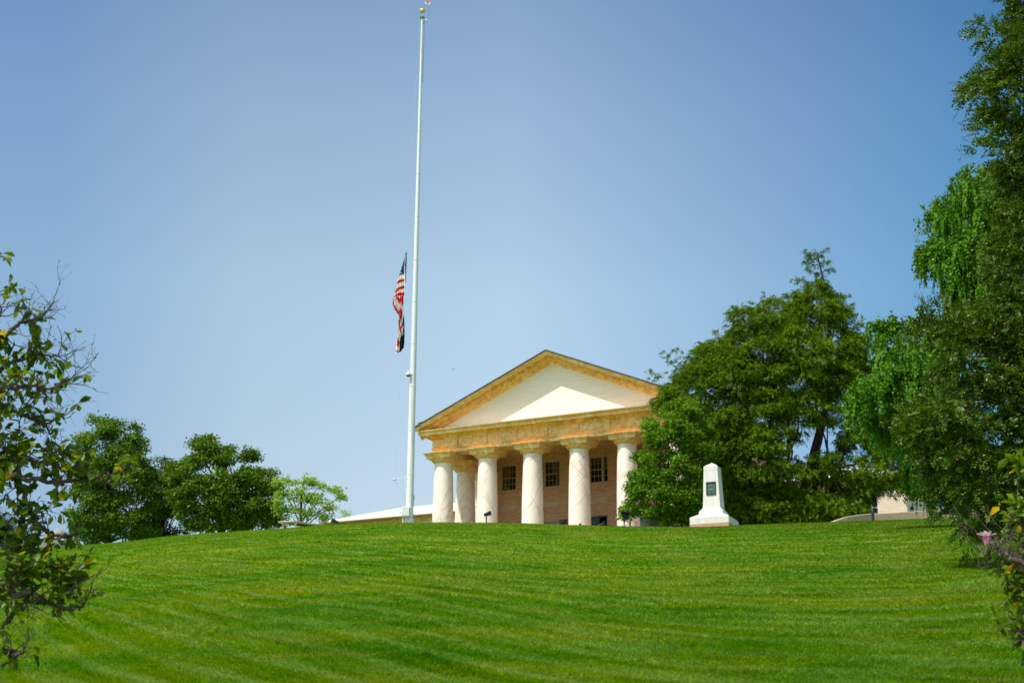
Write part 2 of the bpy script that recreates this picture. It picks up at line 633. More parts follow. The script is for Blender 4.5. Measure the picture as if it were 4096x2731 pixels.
M = dict(
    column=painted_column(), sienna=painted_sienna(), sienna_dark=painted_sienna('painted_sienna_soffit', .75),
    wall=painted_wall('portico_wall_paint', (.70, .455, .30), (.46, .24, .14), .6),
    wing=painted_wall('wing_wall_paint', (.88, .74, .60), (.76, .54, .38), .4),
    siding=siding(), glass=glass_mat(), granite=granite(), wallstone=stone_wall_mat(),
    trim=simple('cream_trim_paint', (.52, .46, .33), .5), tablet=simple('cream_tablet', (.62, .50, .36), .7),
    roof=simple('dark_slate_roof', (.035, .05, .05), .6), wingroof=simple('white_metal_roof', (.86, .86, .86), .45, var=.04),
    floor=simple('portico_paving', (.35, .22, .17), .8), dark=simple('unlit_room_black', (.012, .012, .012), .9),
    teal=simple('dark_green_door_paint', (.006, .055, .05), .35), shutter=simple('grey_shutter_paint', (.10, .105, .10), .6),
    curtain=simple('tan_curtain', (.34, .25, .14), .9, var=.3), blind=simple('pale_blind', (.55, .62, .66), .8),
    pole=simple('white_pole_paint', (.80, .82, .80), .35, .5, var=.04), polemetal=simple('grey_galvanised', (.30, .34, .33), .4, .5, .6),
    gold=simple('gilded_ball', (.95, .66, .16), .22, .5, .85, var=.05), red=simple('red_lamp_glass', (.75, .01, .02), .2),
    white=simple('white_enamel', (.80, .80, .80), .4, var=.04), black=simple('black_metal', (.014, .014, .016), .45),
    darkglass=simple('smoked_dome', (.02, .025, .03), .1), rope=simple('halyard_rope', (.55, .56, .52), .8),
    bronze=simple('green_bronze', (.075, .12, .10), .5, .4, .5, var=.4, scale=14, bstr=.5),
    bronze_dark=simple('dark_bronze', (.03, .05, .048), .45, .4, .5), joint=simple('mortar', (.25, .25, .22), .9),
    brick=simple('red_footing', (.50, .28, .19), .9, var=.3), marble=simple('pinkish_marble', (.66, .52, .45), .6, var=.1),
    ochre=simple('ochre_gable', (.50, .21, .03), .8, var=.15), grey=simple('grey_stone', (.28, .26, .25), .8, var=.2),
    beige=simple('beige_stucco', (.42, .33, .23), .8, var=.2), slate=simple('grey_shingle', (.22, .21, .20), .8),
    bark=bark_mat('bark_brown', (.03, .022, .015), (.12, .09, .065)), bark2=bark_mat('bark_grey', (.05, .04, .032), (.20, .165, .13)),
    barkred=bark_mat('bark_cedar', (.03, .02, .014), (.10, .07, .05)),
    twig=bark_mat('twig_grey', (.055, .035, .028), (.19, .145, .125)),
)
M['lawn'], M['blade'] = lawn_mats()

# ------------------------------------------------------------------ lawn
def build_lawn():
    az = np.concatenate([np.linspace(-180, -32, 60), np.linspace(-30, 30, 241), np.linspace(32, 178, 59)])
    az = np.radians(az)
    d = np.concatenate([np.linspace(0.5, 12, 24), np.linspace(12.4, 68, 130), np.linspace(68.3, 100, 120), np.geomspace(101, 3500, 50)])
    A, D = np.meshgrid(az, d)
    X, Y = D * np.sin(A), D * np.cos(A)
    Z = ground(X, Y)
    far = D > 400
    Z = np.where(far, Z - (D - 400) * .02, Z)
    V = np.stack([X, Y, Z], -1).reshape(-1, 3)
    na, nd = len(az), len(d)
    i, j = np.meshgrid(np.arange(nd - 1), np.arange(na), indexing='ij')
    j2 = (j + 1) % na
    Q = np.stack([i * na + j, (i + 1) * na + j, (i + 1) * na + j2, i * na + j2], -1).reshape(-1, 4)[:, ::-1]
    V = np.vstack([V, [[0, 0, -EYE]]])
    c = len(V) - 1
    me = raw_mesh('lawn', V, Q)
    fan = MB()
    o = put('lawn', me, M['lawn'])
    me.polygons.foreach_set('use_smooth', np.ones(len(me.polygons), bool))
    tag(o, 'mown grass lawn rising to a rounded hilltop', 'lawn', kind='structure')


def build_grass():
    n = 1500000
    t = np.linspace(.035, .176, 4000)
    dd = np.linspace(7.5, 88, 6000)
    tt = .1755 - EYE * np.clip(1 - dd / 76, 0, 1) ** 2 / dd
    tt = tt + np.where(dd > 74, (dd - 74) * .0002, 0)
    d = np.interp(rng.uniform(tt[0], tt[-1], n), tt, dd) + rng.normal(0, .2, n)
    extra = rng.uniform(0, 1, n) < .12
    d = np.where(extra, rng.uniform(40, 86, n), d)
    a = np.radians(np.where(rng.uniform(size=n) < .62, rng.uniform(-22, 22, n), rng.uniform(-46, 46, n)))
    X, Y = d * np.sin(a), d * np.cos(a)
    Z = ground(X, Y) - .01
    h = (.030 + .0003 * d) * rng.uniform(.5, 1.25, n)
    w = .004 + .0005 * d
    # tufts lean over, and lean with the mower in bands
    ph = rng.uniform(0, 2 * PI, n)
    lean = rng.uniform(.4, 2.2, n) * h
    q = rng.uniform(0, 2 * PI, n)
    B = np.stack([X, Y, Z], 1)
    s = np.stack([np.cos(q) * w, np.sin(q) * w, np.zeros(n)], 1)
    tip = B + np.stack([np.cos(ph) * lean, np.sin(ph) * lean, h], 1)
    V = np.stack([B - s, B + s, tip], 1).reshape(-1, 3)
    T = np.arange(n * 3).reshape(-1, 3)
    tint = np.zeros((n, 3), np.float32)
    tint[:, 0] = rng.uniform(0, 1, n)
    tint[:, 2] = (rng.uniform(0, 1, n) < .035)
    me = raw_mesh('grass', V, T, np.repeat(tint, 3, axis=0))
    o = put('grass', me, M['blade'])
    tag(o, 'short mown green grass blades covering the slope', 'grass', kind='stuff')


build_lawn()
build_grass()

# ------------------------------------------------------------------ the house
HX, HY = X0, Y0
house = thing('mansion', 'pillared mansion with ochre marbled pediment and white columns on the hilltop', 'mansion', (HX, HY, 0), -AL)
W5 = 5 * S          # last column axis
ZF, ZT = 15.1, 21.58
RC = .75


def build_house():
    # floor and steps
    m = MB()
    m.box(-1.3, W5 + 1.3, -1.25, 7.0, 14.0, ZF)
    m.box(-1.7, W5 + 1.7, -1.65, 7.0, 12.5, 14.93)
    m.build('portico_floor', M['floor'], house)
    # columns
    shaft = [(.75, ZF), (.752, ZF + .6), (.748, ZF + 1.6), (.735, ZF + 2.8), (.71, ZF + 4.0), (.675, ZF + 5.2), (.64, ZT - .35), (.632, ZT)]
    ech = [(.634, ZT - .001), (.66, ZT), (.665, ZT + .02), (.655, ZT + .045), (.69, ZT + .06), (.78, ZT + .12), (.86, ZT + .2), (.885, ZT + .26), (.88, ZT + .3), (.70, ZT + .3)]
    aba = [(.90, ZT + .29), (.92, ZT + .30), (.935, ZT + .45), (.96, ZT + .47), (.975, ZT + .53), (1.04, ZT + .60), (1.09, ZT + .635), (1.10, ZT + .685), (1.0, ZT + .69)]
    sm = MB().lathe(shaft, n=48)
    first = sm.build('column', M['column'], house, True)
    cm = MB().lathe(ech, n=48)
    cm.square_lathe(aba)
    cap = cm.build('capital', M['sienna'], first, True)
    spots = [(i * S, 0) for i in range(6)] + [(0, 3.3), (W5, 3.3)]
    for k, (u, w) in enumerate(spots):
        if k == 0:
            continue
        c = first.copy()
        C.objects.link(c)
        c.parent = house
        c.location = (u, w, 0)
        c.rotation_euler = (0, 0, 0)
        g = cap.copy()
        C.objects.link(g)
        g.parent = c
    # antae against the wall
    for u in (0, W5):
        p = MB().square_lathe([(.66, ZF), (.62, ZT)], u, 6.45, ratio=.85).build('pilaster', M['column'], house)
        MB().square_lathe([(.66, ZT - .05), (.66, ZT), (.76, ZT + .2), (.9, ZT + .5), (.98, ZT + .69)], u, 6.45, ratio=.62).build('capital', M['sienna'], p)
    # entablature ring: architrave + frieze on three sides
    ua, ub = -.60, W5 + .60
    Z0, Z1 = ZT + .69, 23.36
    m = MB()
    m.box(ua, ub, -.62, .58, Z0, Z1)
    m.box(ua, ua + 1.2, .581, 7.6, Z0, Z1)
    m.box(ub - 1.2, ub, .581, 7.6, Z0, Z1)
    m.box(ua - .03, ub + .03, -.70, -.622, 22.55, 22.62)      # fillet
    m.box(ua - .03, ua - .002, -.62, 7.6, 22.56, 22.62)
    m.box(ub + .002, ub + .03, -.62, 7.6, 22.56, 22.62)
    m.build('entablature', M['sienna'], house)
    # frieze boards
    edges = [ua - .01] + [.29 + 1.1505 * i for i in range(15)] + [ub + .01]
    for i in range(len(edges) - 1):
        a, b = edges[i], min(edges[i + 1], ub + .01)
        if b - a < .2:
            continue
        t = .07 if i % 2 else .02
        MB().box(a + .02, b - .02, -.622 - t, -.6205, 22.64, Z1 + .0).build('frieze_panel', M['sienna'], house)
    # horizontal cornice: profile swept round three sides (w offset from -0.62, z)
    prof = [(0, Z1 - .02), (.09, Z1 - .01), (.10, Z1 + .05), (.16, Z1 + .09), (.17, Z1 + .13), (.22, Z1 + .20), (.52, Z1 + .20), (.58, Z1 + .12), (.66, Z1 + .13), (.67, Z1 + .28), (.72, Z1 + .31), (.79, Z1 + .40), (.80, Z1 + .45), (0, Z1 + .60)]
    m = MB()
    vs, fs = [], []
    for dx, z in prof:
        vs += [(ua - dx, 7.6, z), (ua - dx, -.62 - dx, z), (ub + dx, -.62 - dx, z), (ub + dx, 7.6, z)]
    for i in range(len(prof) - 1):
        for k in range(3):
            fs.append((i * 4 + k, i * 4 + k + 1, (i + 1) * 4 + k + 1, (i + 1) * 4 + k))
    m.add(vs, fs)
    m.build('cornice', M['sienna'], house)
    # raking cornice
    uc = W5 / 2
    ut, zt_, za = -1.54, 24.07, 28.43
    slope = (za - zt_) / (uc - ut)
    rp = [(-1.55, -.05), (-1.56, -.07), (-1.50, -.10), (-1.44, -.28), (-1.40, -.30), (-1.30, -.20), (-1.06, -.20), (-1.02, -.36), (-.98, -.50), (-.90, -.44), (-.72, -.44), (-.64, -.58), (-.60, -.66), (-.44, -.70)]
    for sgn in (-1, 1):
        vs, fs = [], []
        for w, dz in rp:
            ends = uc + 1.62, 0.0
            vs.append((uc + sgn * (uc - ut + 0.02), w, zt_ + dz))
            vs.append((uc, w, za + dz))
        n = len(rp)
        for i in range(n - 1):
            f = (2 * i, 2 * i + 1, 2 * i + 3, 2 * i + 2)
            fs.append(f if sgn < 0 else f[::-1])
        # end cap
        vs.append((uc + sgn * (uc - ut + .02), -.44, zt_ - .05))
        k = len(vs) - 1
        cap_ = [2 * i for i in range(n)] + [k]
        fs.append(tuple(cap_))
        MB().add(vs, fs).build('raking_cornice', M['sienna'], house)
    # tympanum
    zb = Z1 + .5
    du = .0
    hw_ = (za - .62 - zb) / slope
    MB().add([(uc - hw_, -.46, zb), (uc + hw_, -.46, zb), (uc, -.46, za - .62), (uc - hw_, -.3, zb), (uc + hw_, -.3, zb), (uc, -.3, za - .62)],
             [(0, 1, 2), (3, 5, 4)]).build('tympanum', M['siding'], house)
    # roof slabs
    for sgn in (-1, 1):
        e = uc - ut + .07
        v = []
        for w in (-1.60, 26):
            for (du_, dz) in ((e, 0), (0, 0)):
                v.append((uc + sgn * du_, w, (zt_ if du_ else za) + dz - .045 - (0.03 * slope if du_ else 0)))
                v.append((uc + sgn * du_, w, (zt_ if du_ else za) + dz + .04 - (0.03 * slope if du_ else 0)))
        MB().add(v, [(0, 2, 3, 1), (4, 5, 7, 6), (0, 1, 5, 4), (1, 3, 7, 5), (0, 4, 6, 2)]).build('roof', M['roof'], house)
    # portico ceiling
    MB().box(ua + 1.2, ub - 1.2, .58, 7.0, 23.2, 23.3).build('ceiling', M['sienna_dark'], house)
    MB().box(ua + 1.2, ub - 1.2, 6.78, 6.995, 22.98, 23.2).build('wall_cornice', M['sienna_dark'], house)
    # portico wall with openings
    openings = []
    wins = [(1.05, 2.20), (4.59, 5.75), (W5 - 5.75, W5 - 4.59), (W5 - 2.20, W5 - 1.05)]
    for a, b in wins:
        openings.append((a - .12, b + .12, 20.83, 22.83))
        openings.append((a - .10, b + .10, 15.9, 18.36))
    openings.append((uc - 1.10 + .16, uc + 1.10 - .16, 20.83, 22.83))
    openings.append((uc - .83, uc + .83, ZF, 18.42))
    us = sorted({-.55, W5 + .55} | {o[0] for o in openings} | {o[1] for o in openings})
    zs = sorted({13.0, 24.0} | {o[2] for o in openings} | {o[3] for o in openings})
    m = MB()
    for i in range(len(us) - 1):
        for j in range(len(zs) - 1):
            a, b, c, d = us[i], us[i + 1], zs[j], zs[j + 1]
            mu, mz = (a + b) / 2, (c + d) / 2
            if any(o[0] < mu < o[1] and o[2] < mz < o[3] for o in openings):
                continue
            m.add([(a, 7, c), (b, 7, c), (b, 7, d), (a, 7, d)], [(0, 1, 2, 3)])
    for a, b, c, d in openings:      # reveals
        y0, y1 = 7.0, 7.35
        m.add([(a, y0, c), (b, y0, c), (b, y0, d), (a, y0, d), (a, y1, c), (b, y1, c), (b, y1, d), (a, y1, d)],
              [(0, 3, 7, 4), (1, 5, 6, 2), (2, 6, 7, 3), (0, 4, 5, 1)])
    # side and back walls of the centre block
    m.add([(-.55, 7, 13), (-.55, 25, 13), (-.55, 25, 24), (-.55, 7, 24)], [(0, 3, 2, 1)])
    m.add([(W5 + .55, 7, 13), (W5 + .55, 25, 13), (W5 + .55, 25, 24), (W5 + .55, 7, 24)], [(0, 1, 2, 3)])
    m.add([(-.55, 25, 13), (W5 + .55, 25, 13), (W5 + .55, 25, 24), (uc, 25, 28.1), (-.55, 25, 24)], [(0, 4, 3, 2, 1)])
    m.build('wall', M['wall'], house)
    MB().box(-.5, W5 + .5, 7.9, 8.0, 13, 23.9).build('dark_backing', M['dark'], house)  # near-black sheet: the gloom of the unlit rooms put into its colour

    def sash(win, a, b, c, d, cols, rows, y=7.12):
        s = MB()
        for i in range(cols + 1):
            x = a + (b - a) * i / cols
            t = .022 if i in (0, cols) else .011
            s.box(x - t, x + t, y, y + .035, c, d)
        for j in range(rows + 1):
            z = c + (d - c) * j / rows
            t = .026 if j in (0, rows, rows // 2) else .011
            s.box(a, b, y - .002, y + .033, z - t, z + t)
        s.build('sash', M['trim'], win)
        MB().add([(a, y + .02, c), (b, y + .02, c), (b, y + .02, d), (a, y + .02, d)], [(0, 1, 2, 3)]).build('pane', M['glass'], win)

    def curtain(win, a, b, c, d, side):
        # gathered curtain, tied at one side
        nz, nx = 18, 20
        vs, fs = [], []
        for j in range(nz + 1):
            t = j / nz
            z = d - (d - c) * t
            wdt = (b - a) * (.62 - .34 * math.exp(-((t - .72) / .22) ** 2))
            for i in range(nx + 1):
                q = i / nx
                x = (a + q * wdt) if side < 0 else (b - q * wdt)
                vs.append((x, 7.26 + .03 * math.sin(q * 24 + t), z))
        for j in range(nz):
            for i in range(nx):
                k = j * (nx + 1) + i
                fs.append((k, k + 1, k + nx + 2, k + nx + 1))
        MB().add(vs, fs).build('curtain', M['curtain'], win, True)

    for k, (a, b) in enumerate(wins):
        c, d = 20.93, 22.72
        f = MB()
        f.box(a - .12, b + .12, 7.05, 7.2, d, d + .11)
        f.box(a - .12, a, 7.05, 7.2, c - .08, d)
        f.box(b, b + .12, 7.05, 7.2, c - .08, d)
        f.box(a - .16, b + .16, 6.93, 7.25, c - .17, c - .08)
        win = f.build('window', M['trim'], house)
        sash(win, a, b, c - .03, d, 4, 4)
        curtain(win, a, b, c, d, -1 if k in (0, 3) else 1)
        c, d = 16.0, 18.27
        f = MB()
        f.box(a - .10, b + .10, 7.04, 7.2, d, d + .09)
        f.box(a - .10, a, 7.04, 7.2, c, d)
        f.box(b, b + .10, 7.04, 7.2, c, d)
        win = f.build('window', M['trim'], house)
        sash(win, a, b, c, d, 4, 6)
        MB().box(a, b, 7.24, 7.26, c, d).build('blind', M['blind'], win)
        for sg, x in ((1, b + .06), (-1, a - .06)):
            s = MB()
            s.box(min(x, x + sg * .56), max(x, x + sg * .56), 6.86, 6.9, 15.9, 18.36)
            for i in range(20):
                z = 16.0 + i * .115
                s.box(min(x + sg * .05, x + sg * .51), max(x + sg * .05, x + sg * .51), 6.845, 6.862, z, z + .06)
            s.build('shutter', M['shutter'], house)
        MB().box(a, b, 6.97, 6.998, 19.34, 19.735).build('stone_panel', M['tablet'], house)
    # triple window over the door
    c, d = 20.93, 22.72
    f = MB()
    f.box(uc - .94, uc + .94, 7.05, 7.2, d, d + .11)
    for x in (-.92, -.51, .51, .92):
        f.box(uc + x - (.075 if abs(x) < .6 else .03), uc + x + (.075 if abs(x) < .6 else .03), 7.05, 7.2, c - .08, d)
    f.box(uc - 1.0, uc + 1.0, 6.93, 7.25, c - .17, c - .08)
    win = f.build('window', M['trim'], house)
    sash(win, uc - .435, uc + .435, c - .03, d, 3, 4)
    for sg in (-1, 1):
        sash(win, uc + sg * .74 - .15, uc + sg * .74 + .15, c - .03, d, 1, 4)
    MB().box(uc - .43, uc + .43, 7.24, 7.26, 22.42, 22.72).build('blind', M['curtain'], win)
    MB().box(uc + .6, uc + .88, 7.24, 7.26, 21.8, 22.72).build('blind', M['curtain'], win)
    MB().box(uc - .85, uc + .85, 6.97, 6.998, 19.34, 19.735).build('stone_panel', M['tablet'], house)
    # doorway: one dark green leaf shut, the other open on the dark backing
    f = MB().box(uc - .83, uc + .83, 7.1, 7.2, 18.34, 18.42)
    f.box(uc - .82, uc + .19, 7.12, 7.17, ZF, 18.33)
    for z0, z1 in ((15.35, 16.2), (16.35, 17.2), (17.35, 18.15)):
        f.box(uc - .70, uc - .36, 7.10, 7.13, z0, z1)
        f.box(uc - .26, uc + .08, 7.10, 7.13, z0, z1)
    dr = f.build('door', M['teal'], house)
    MB().lathe([(.03, 0), (.04, .02), (.03, .05)], n=12).build('handle', M['gold'], dr).matrix_local = Matrix.Translation((uc + .12, 7.09, 16.1)) @ Matrix.Rotation(PI / 2, 4, 'X')
    # wings
    for sgn in (-1, 1):
        if sgn < 0:
            a, b = -15.3, -.55
        else:
            a, b = W5 + .55, 30.1
        wf, wb = 8.5, 17.5
        arch = []
        ws = MB()
        if sgn > 0:
            arcs = [27.55, 23.4, 19.8]
        else:
            arcs = [-12.6, -8.3, -3.9]
        hwid, z0, zs_ = .68, 15.6, 18.2
        xs = sorted([a, b] + [c - hwid for c in arcs] + [c + hwid for c in arcs])
        ztop = 19.62
        n = 14
        for i in range(len(xs) - 1):
            p, q = xs[i], xs[i + 1]
            mid = (p + q) / 2
            if any(abs(mid - c) < hwid for c in arcs):
                cxx = [c for c in arcs if abs(mid - c) < hwid][0]
                ws.add([(p, wf, 13), (q, wf, 13), (q, wf, z0), (p, wf, z0)], [(0, 1, 2, 3)])
                ring = [(cxx - hwid * math.cos(PI * t / n), zs_ + hwid * math.sin(PI * t / n)) for t in range(n + 1)]
                for t in range(n):
                    ws.add([(ring[t][0], wf, ring[t][1]), (ring[t + 1][0], wf, ring[t + 1][1]), (ring[t + 1][0], wf, ztop), (ring[t][0], wf, ztop)], [(0, 1, 2, 3)])
                    ws.add([(ring[t][0], wf, ring[t][1]), (ring[t][0], wf + .3, ring[t][1]), (ring[t + 1][0], wf + .3, ring[t + 1][1]), (ring[t + 1][0], wf, ring[t + 1][1])], [(0, 1, 2, 3)])
                for x in (p, q):
                    ws.add([(x, wf, z0), (x, wf + .3, z0), (x, wf + .3, zs_), (x, wf, zs_)], [(0, 1, 2, 3)])
                fr = MB()
                for x in (-hwid + .04, -.24, .24, hwid - .04):
                    zt2 = zs_ + math.sqrt(max(hwid ** 2 - x * x, 0)) - .02
                    fr.box(cxx + x - .025, cxx + x + .025, wf + .1, wf + .14, z0, zt2)
                for z in np.arange(z0 + .5, zs_ + .1, .56):
                    fr.box(cxx - hwid, cxx + hwid, wf + .098, wf + .138, z - .02, z + .02)
                for rr in (hwid - .03, .3):
                    pts = [(cxx - rr * math.cos(PI * t / n), wf + .12, zs_ + rr * math.sin(PI * t / n)) for t in range(n + 1)]
                    fr.tube(pts, .028, 6)
                w_ = fr.build('window', M['white'], house)
                MB().add([(cxx - hwid, wf + .16, z0), (cxx + hwid, wf + .16, z0)] + [(x, wf + .16, z) for x, z in ring[::-1]], [tuple(range(n + 3))]).build('pane', M['glass'], w_)
                MB().box(cxx - hwid - .3, cxx + hwid + .3, wf + .6, wf + .65, z0 - .3, ztop).build('dark_window_backing', M['dark'], w_)  # near-black sheet standing in for the unlit room behind the glass
            else:
                ws.add([(p, wf, 13), (q, wf, 13), (q, wf, ztop), (p, wf, ztop)], [(0, 1, 2, 3)])
        ws.add([(a, wf, 13), (a, wb, 13), (a, wb, ztop), (a, wf, ztop)], [(0, 3, 2, 1)])
        ws.add([(b, wf, 13), (b, wb, 13), (b, wb, ztop), (b, wf, ztop)], [(0, 1, 2, 3)])
        ws.add([(a, wb, 13), (b, wb, 13), (b, wb, ztop), (a, wb, ztop)], [(0, 3, 2, 1)])
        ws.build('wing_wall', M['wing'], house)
        ea, eb = (a - .5, b) if sgn < 0 else (b, a)
        # brown cornice under the eave
        a2, b2 = (a - .06, b - .01) if sgn < 0 else (a + .01, b + .06)
        cb = MB()
        cb.box(a2, b2, wf - .08, wb + .08, 19.42, 19.82)
        a3, b3 = (a - .42, b - .02) if sgn < 0 else (a + .02, b + .42)
        cb.box(a3, b3, wf - .42, wb + .42, 19.823, 19.93)
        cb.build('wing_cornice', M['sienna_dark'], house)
        # hipped white roof
        ze, zr = 19.95, 21.62
        a4, b4 = (a - .5, b + .0) if sgn < 0 else (a, b + .5)
        f0, f1 = wf - .5, wb + .5
        wm = (f0 + f1) / 2
        run = wm - f0
        if sgn < 0:
            r0, r1 = a4 + run, b4
        else:
            r0, r1 = a4, b4 - run
        v = [(a4, f0, ze), (b4, f0, ze), (b4, f1, ze), (a4, f1, ze), (r0, wm, zr), (r1, wm, zr)]
        fcs = [(0, 1, 5, 4), (2, 3, 4, 5), (3, 0, 4), (1, 2, 5)]
        v += [(x, y, z - .07) for x, y, z in v[:4]]
        fcs += [(6, 7, 1, 0), (7, 8, 2, 1), (8, 9, 3, 2), (9, 6, 0, 3), (6, 9, 8, 7)]
        MB().add(v, fcs).build('wing_roof', M['wingroof'], house)


build_house()


# ------------------------------------------------------------------ flagpole
def interp(xs, ys, v):
    return float(np.interp(v, xs, ys))


PD = 75.5
pb = atf(1637, 2080, PD)
ptop_z = atf(1685, 76, PD)[2]
pbz = float(ground(pb[0], pb[1])) - .05
zc = lambda fy: atf(1637 + (2080 - fy) * .0238, fy, PD)[2]


def build_pole():
    t = thing('flagpole', 'tall white tapered flagpole topped with a gilded ball', 'flagpole', (pb[0], pb[1], pbz))
    off = (0, 0, pbz)
    joints = [2120, 1897, 1721, 1545, 1374, 1206, 1040, 867, 695, 523, 350, 200, 76]
    rads = [.200, .196, .184, .171, .158, .145, .131, .117, .103, .090, .077, .066, .058]
    prof = []
    zs = [pbz] + [zc(y) for y in joints[1:]]
    for i in range(len(zs) - 1):
        prof += [(rads[i], zs[i]), (rads[i + 1] + .004, zs[i + 1] - .03), (rads[i + 1] + .014, zs[i + 1] - .028), (rads[i + 1] + .014, zs[i + 1] + .0), (rads[i + 1] - .004, zs[i + 1] + .01)]
    MB(off).lathe(prof, n=28).build('pole', M['pole'], t, True)
    MB(off).lathe([(.26, pbz), (.26, pbz + .12), (.235, pbz + .16), (.23, zc(2073) - .02), (.205, zc(2070))], n=28).build('base_collar', M['pole'], t, True)
    # truck and ball
    zt = ptop_z
    MB(off).lathe([(.06, zt - .02), (.10, zt + .02), (.15, zt + .06), (.155, zt + .085), (.12, zt + .11), (.03, zt + .14), (.022, zt + .24)], n=24).build('truck', M['polemetal'], t, True)
    R = .158
    zb = zc(46) + .02
    MB(off).lathe([(.02, zb - R * 1.02)] + [(R * math.cos(q), zb + R * math.sin(q)) for q in np.linspace(-1.4, 1.4, 14)] + [(.004, zb + R)], n=24).build('ball', M['gold'], t, True)
    # obstruction light bracket
    def P(fx, fy, dd=0.0):
        q = atf(fx, fy, PD + dd)
        return q - np.array([pb[0], pb[1], 0])
    br = MB(off)
    br.tube([P(1694, 95), P(1697, 86), P(1704, 84), P(1709, 72), P(1712, 55), P(1712, 38), P(1711, 22)], .02, 8)
    br.tube([P(1697, 86), P(1695, 160), P(1690, 330)], .018, 6)
    ar = br.build('light_bracket', M['polemetal'], t, True)
    br = MB(off)
    br.tube([P(1703, 19), P(1706, 21), P(1714, 21.5), P(1721, 20), P(1723.5, 18)], .035, 8)
    for fx in (1704, 1721):
        a, b = P(fx, 19), P(fx, 10.5)
        br.tube([a, (a + b) / 2, b], [.04, .062, .05], 12)
    lf = br.build('light_holder', M['pole'], t, True)
    for fx, y0 in ((1706.5, 10), (1722, 11)):
        a, b = P(fx, y0), P(fx, y0 - 8)
        MB(off).tube([a, a * .7 + b * .3, a * .3 + b * .7, b], [.03, .042, .038, .012], 12).build('red_lamp', M['red'], t, True)
    # security camera dome
    cb = MB(off)
    c0 = P(1633, 1497, -.15)
    cb.lathe([(.03, c0[2] + .17), (.05, c0[2] + .13), (.11, c0[2] + .10), (.135, c0[2] + .04), (.135, c0[2] - .05)], c0[0], c0[1], n=20)
    j = P(1646, 1516, 0)
    cb.tube([c0 + np.array([.08, 0, .03]), c0 + np.array([.2, .02, .03]), j + np.array([0, 0, .02]), j + np.array([0, 0, -.12])], [.045, .05, .07, .07], 10)
    dm = cb.build('security_camera', M['white'], t, True)
    MB(off).lathe([(.02, c0[2] - .14), (.08, c0[2] - .12), (.115, c0[2] - .05)], c0[0], c0[1], n=20).build('dome', M['darkglass'], dm, True)
    # halyard spreader
    sp = MB(off)
    tip = P(1576, 1916, -.2)
    for (fx, fy, dd) in ((1632, 1908, -.12), (1632, 1922, .12), (1624, 1992, -.1)):
        sp.tube([tip, P(fx, fy, dd)], .016, 6)
    sp.tube([tip + np.array([-.07, 0, 0]), tip + np.array([.07, 0, 0])], .045, 10)
    sp.build('halyard_spreader', M['white'], t, True)
    cl = MB(off)
    q = P(1655, 1990, -.05)
    cl.tube([q + np.array([0, 0, .14]), q, q + np.array([0, 0, -.14])], [.02, .055, .02], 8)
    cl.tube([P(1655, 2000), P(1655.5, 2060), P(1656, 2078)], .012, 5)
    cl.build('cleat', M['rope'], t, True)
    # control cabinet and conduits
    g = MB(off)
    a, b = P(1607, 2026, -.33), P(1637, 2065, -.33)
    g.box(a[0], b[0] + .02, -.42, -.19, b[2], a[2])
    cabn = g.build('control_cabinet', M['white'], t, False, .012)
    g = MB(off)
    g.box(a[0] + .03, b[0] - .01, -.435, -.421, b[2] + .03, a[2] - .03)
    g.build('cabinet_door', M['white'], cabn, False, .004)
    g = MB(off)
    for fx in (1610, 1614, 1621, 1627):
        x = P(fx, 2070, -.3)[0]
        MB(off).tube([(x, -.3, b[2]), (x, -.3, pbz - .1)], .02, 8).build('conduit', M['white'], t, True)
    MB(off).tube([(a[0] + .02, -.2, a[2]), (a[0] + .02, -.2, a[2] + .3)], .006, 5).build('antenna', M['white'], t, True)
    # ropes
    def rope(pts, r=.007):
        return MB(off).tube(pts, r, 5).build('halyard', M['rope'], t, True)
    rope([P(1680, 80, 0), P(1664, 330, .1), P(1650, 560, .2), P(1638, 780, .35), P(1625, 1000, .5), P(1622, 1060, .5)], .008)
    rope([P(1607, 1395, .5), P(1605, 1440, .45), P(1597, 1600, .2), P(1588, 1760, -.15), P(1583, 1860, -.18), P(1579, 1913, -.2)], .007)
    rope([P(1652, 960, -.14), P(1645, 1250, -.15), P(1643, 1520, -.17), P(1646, 1700, -.19), P(1651, 1850, -.2), P(1655, 1985, -.1)], .006)
    return t


build_pole()


# ------------------------------------------------------------------ flags
def inpoly(x, y, poly):
    r = np.zeros(x.shape, bool)
    n = len(poly)
    for i in range(n):
        x1, y1 = poly[i]
        x2, y2 = poly[(i + 1) % n]
        c = ((y1 > y) != (y2 > y)) & (x < (x2 - x1) * (y - y1) / (y2 - y1 + 1e-12) + x1)
        r ^= c
    return r


def star(cx, cy, r, rot=0):
    return [(cx + (r if k % 2 == 0 else r * .42) * math.sin(rot + k * PI / 5), cy - (r if k % 2 == 0 else r * .42) * math.cos(rot + k * PI / 5)) for k in range(10)]


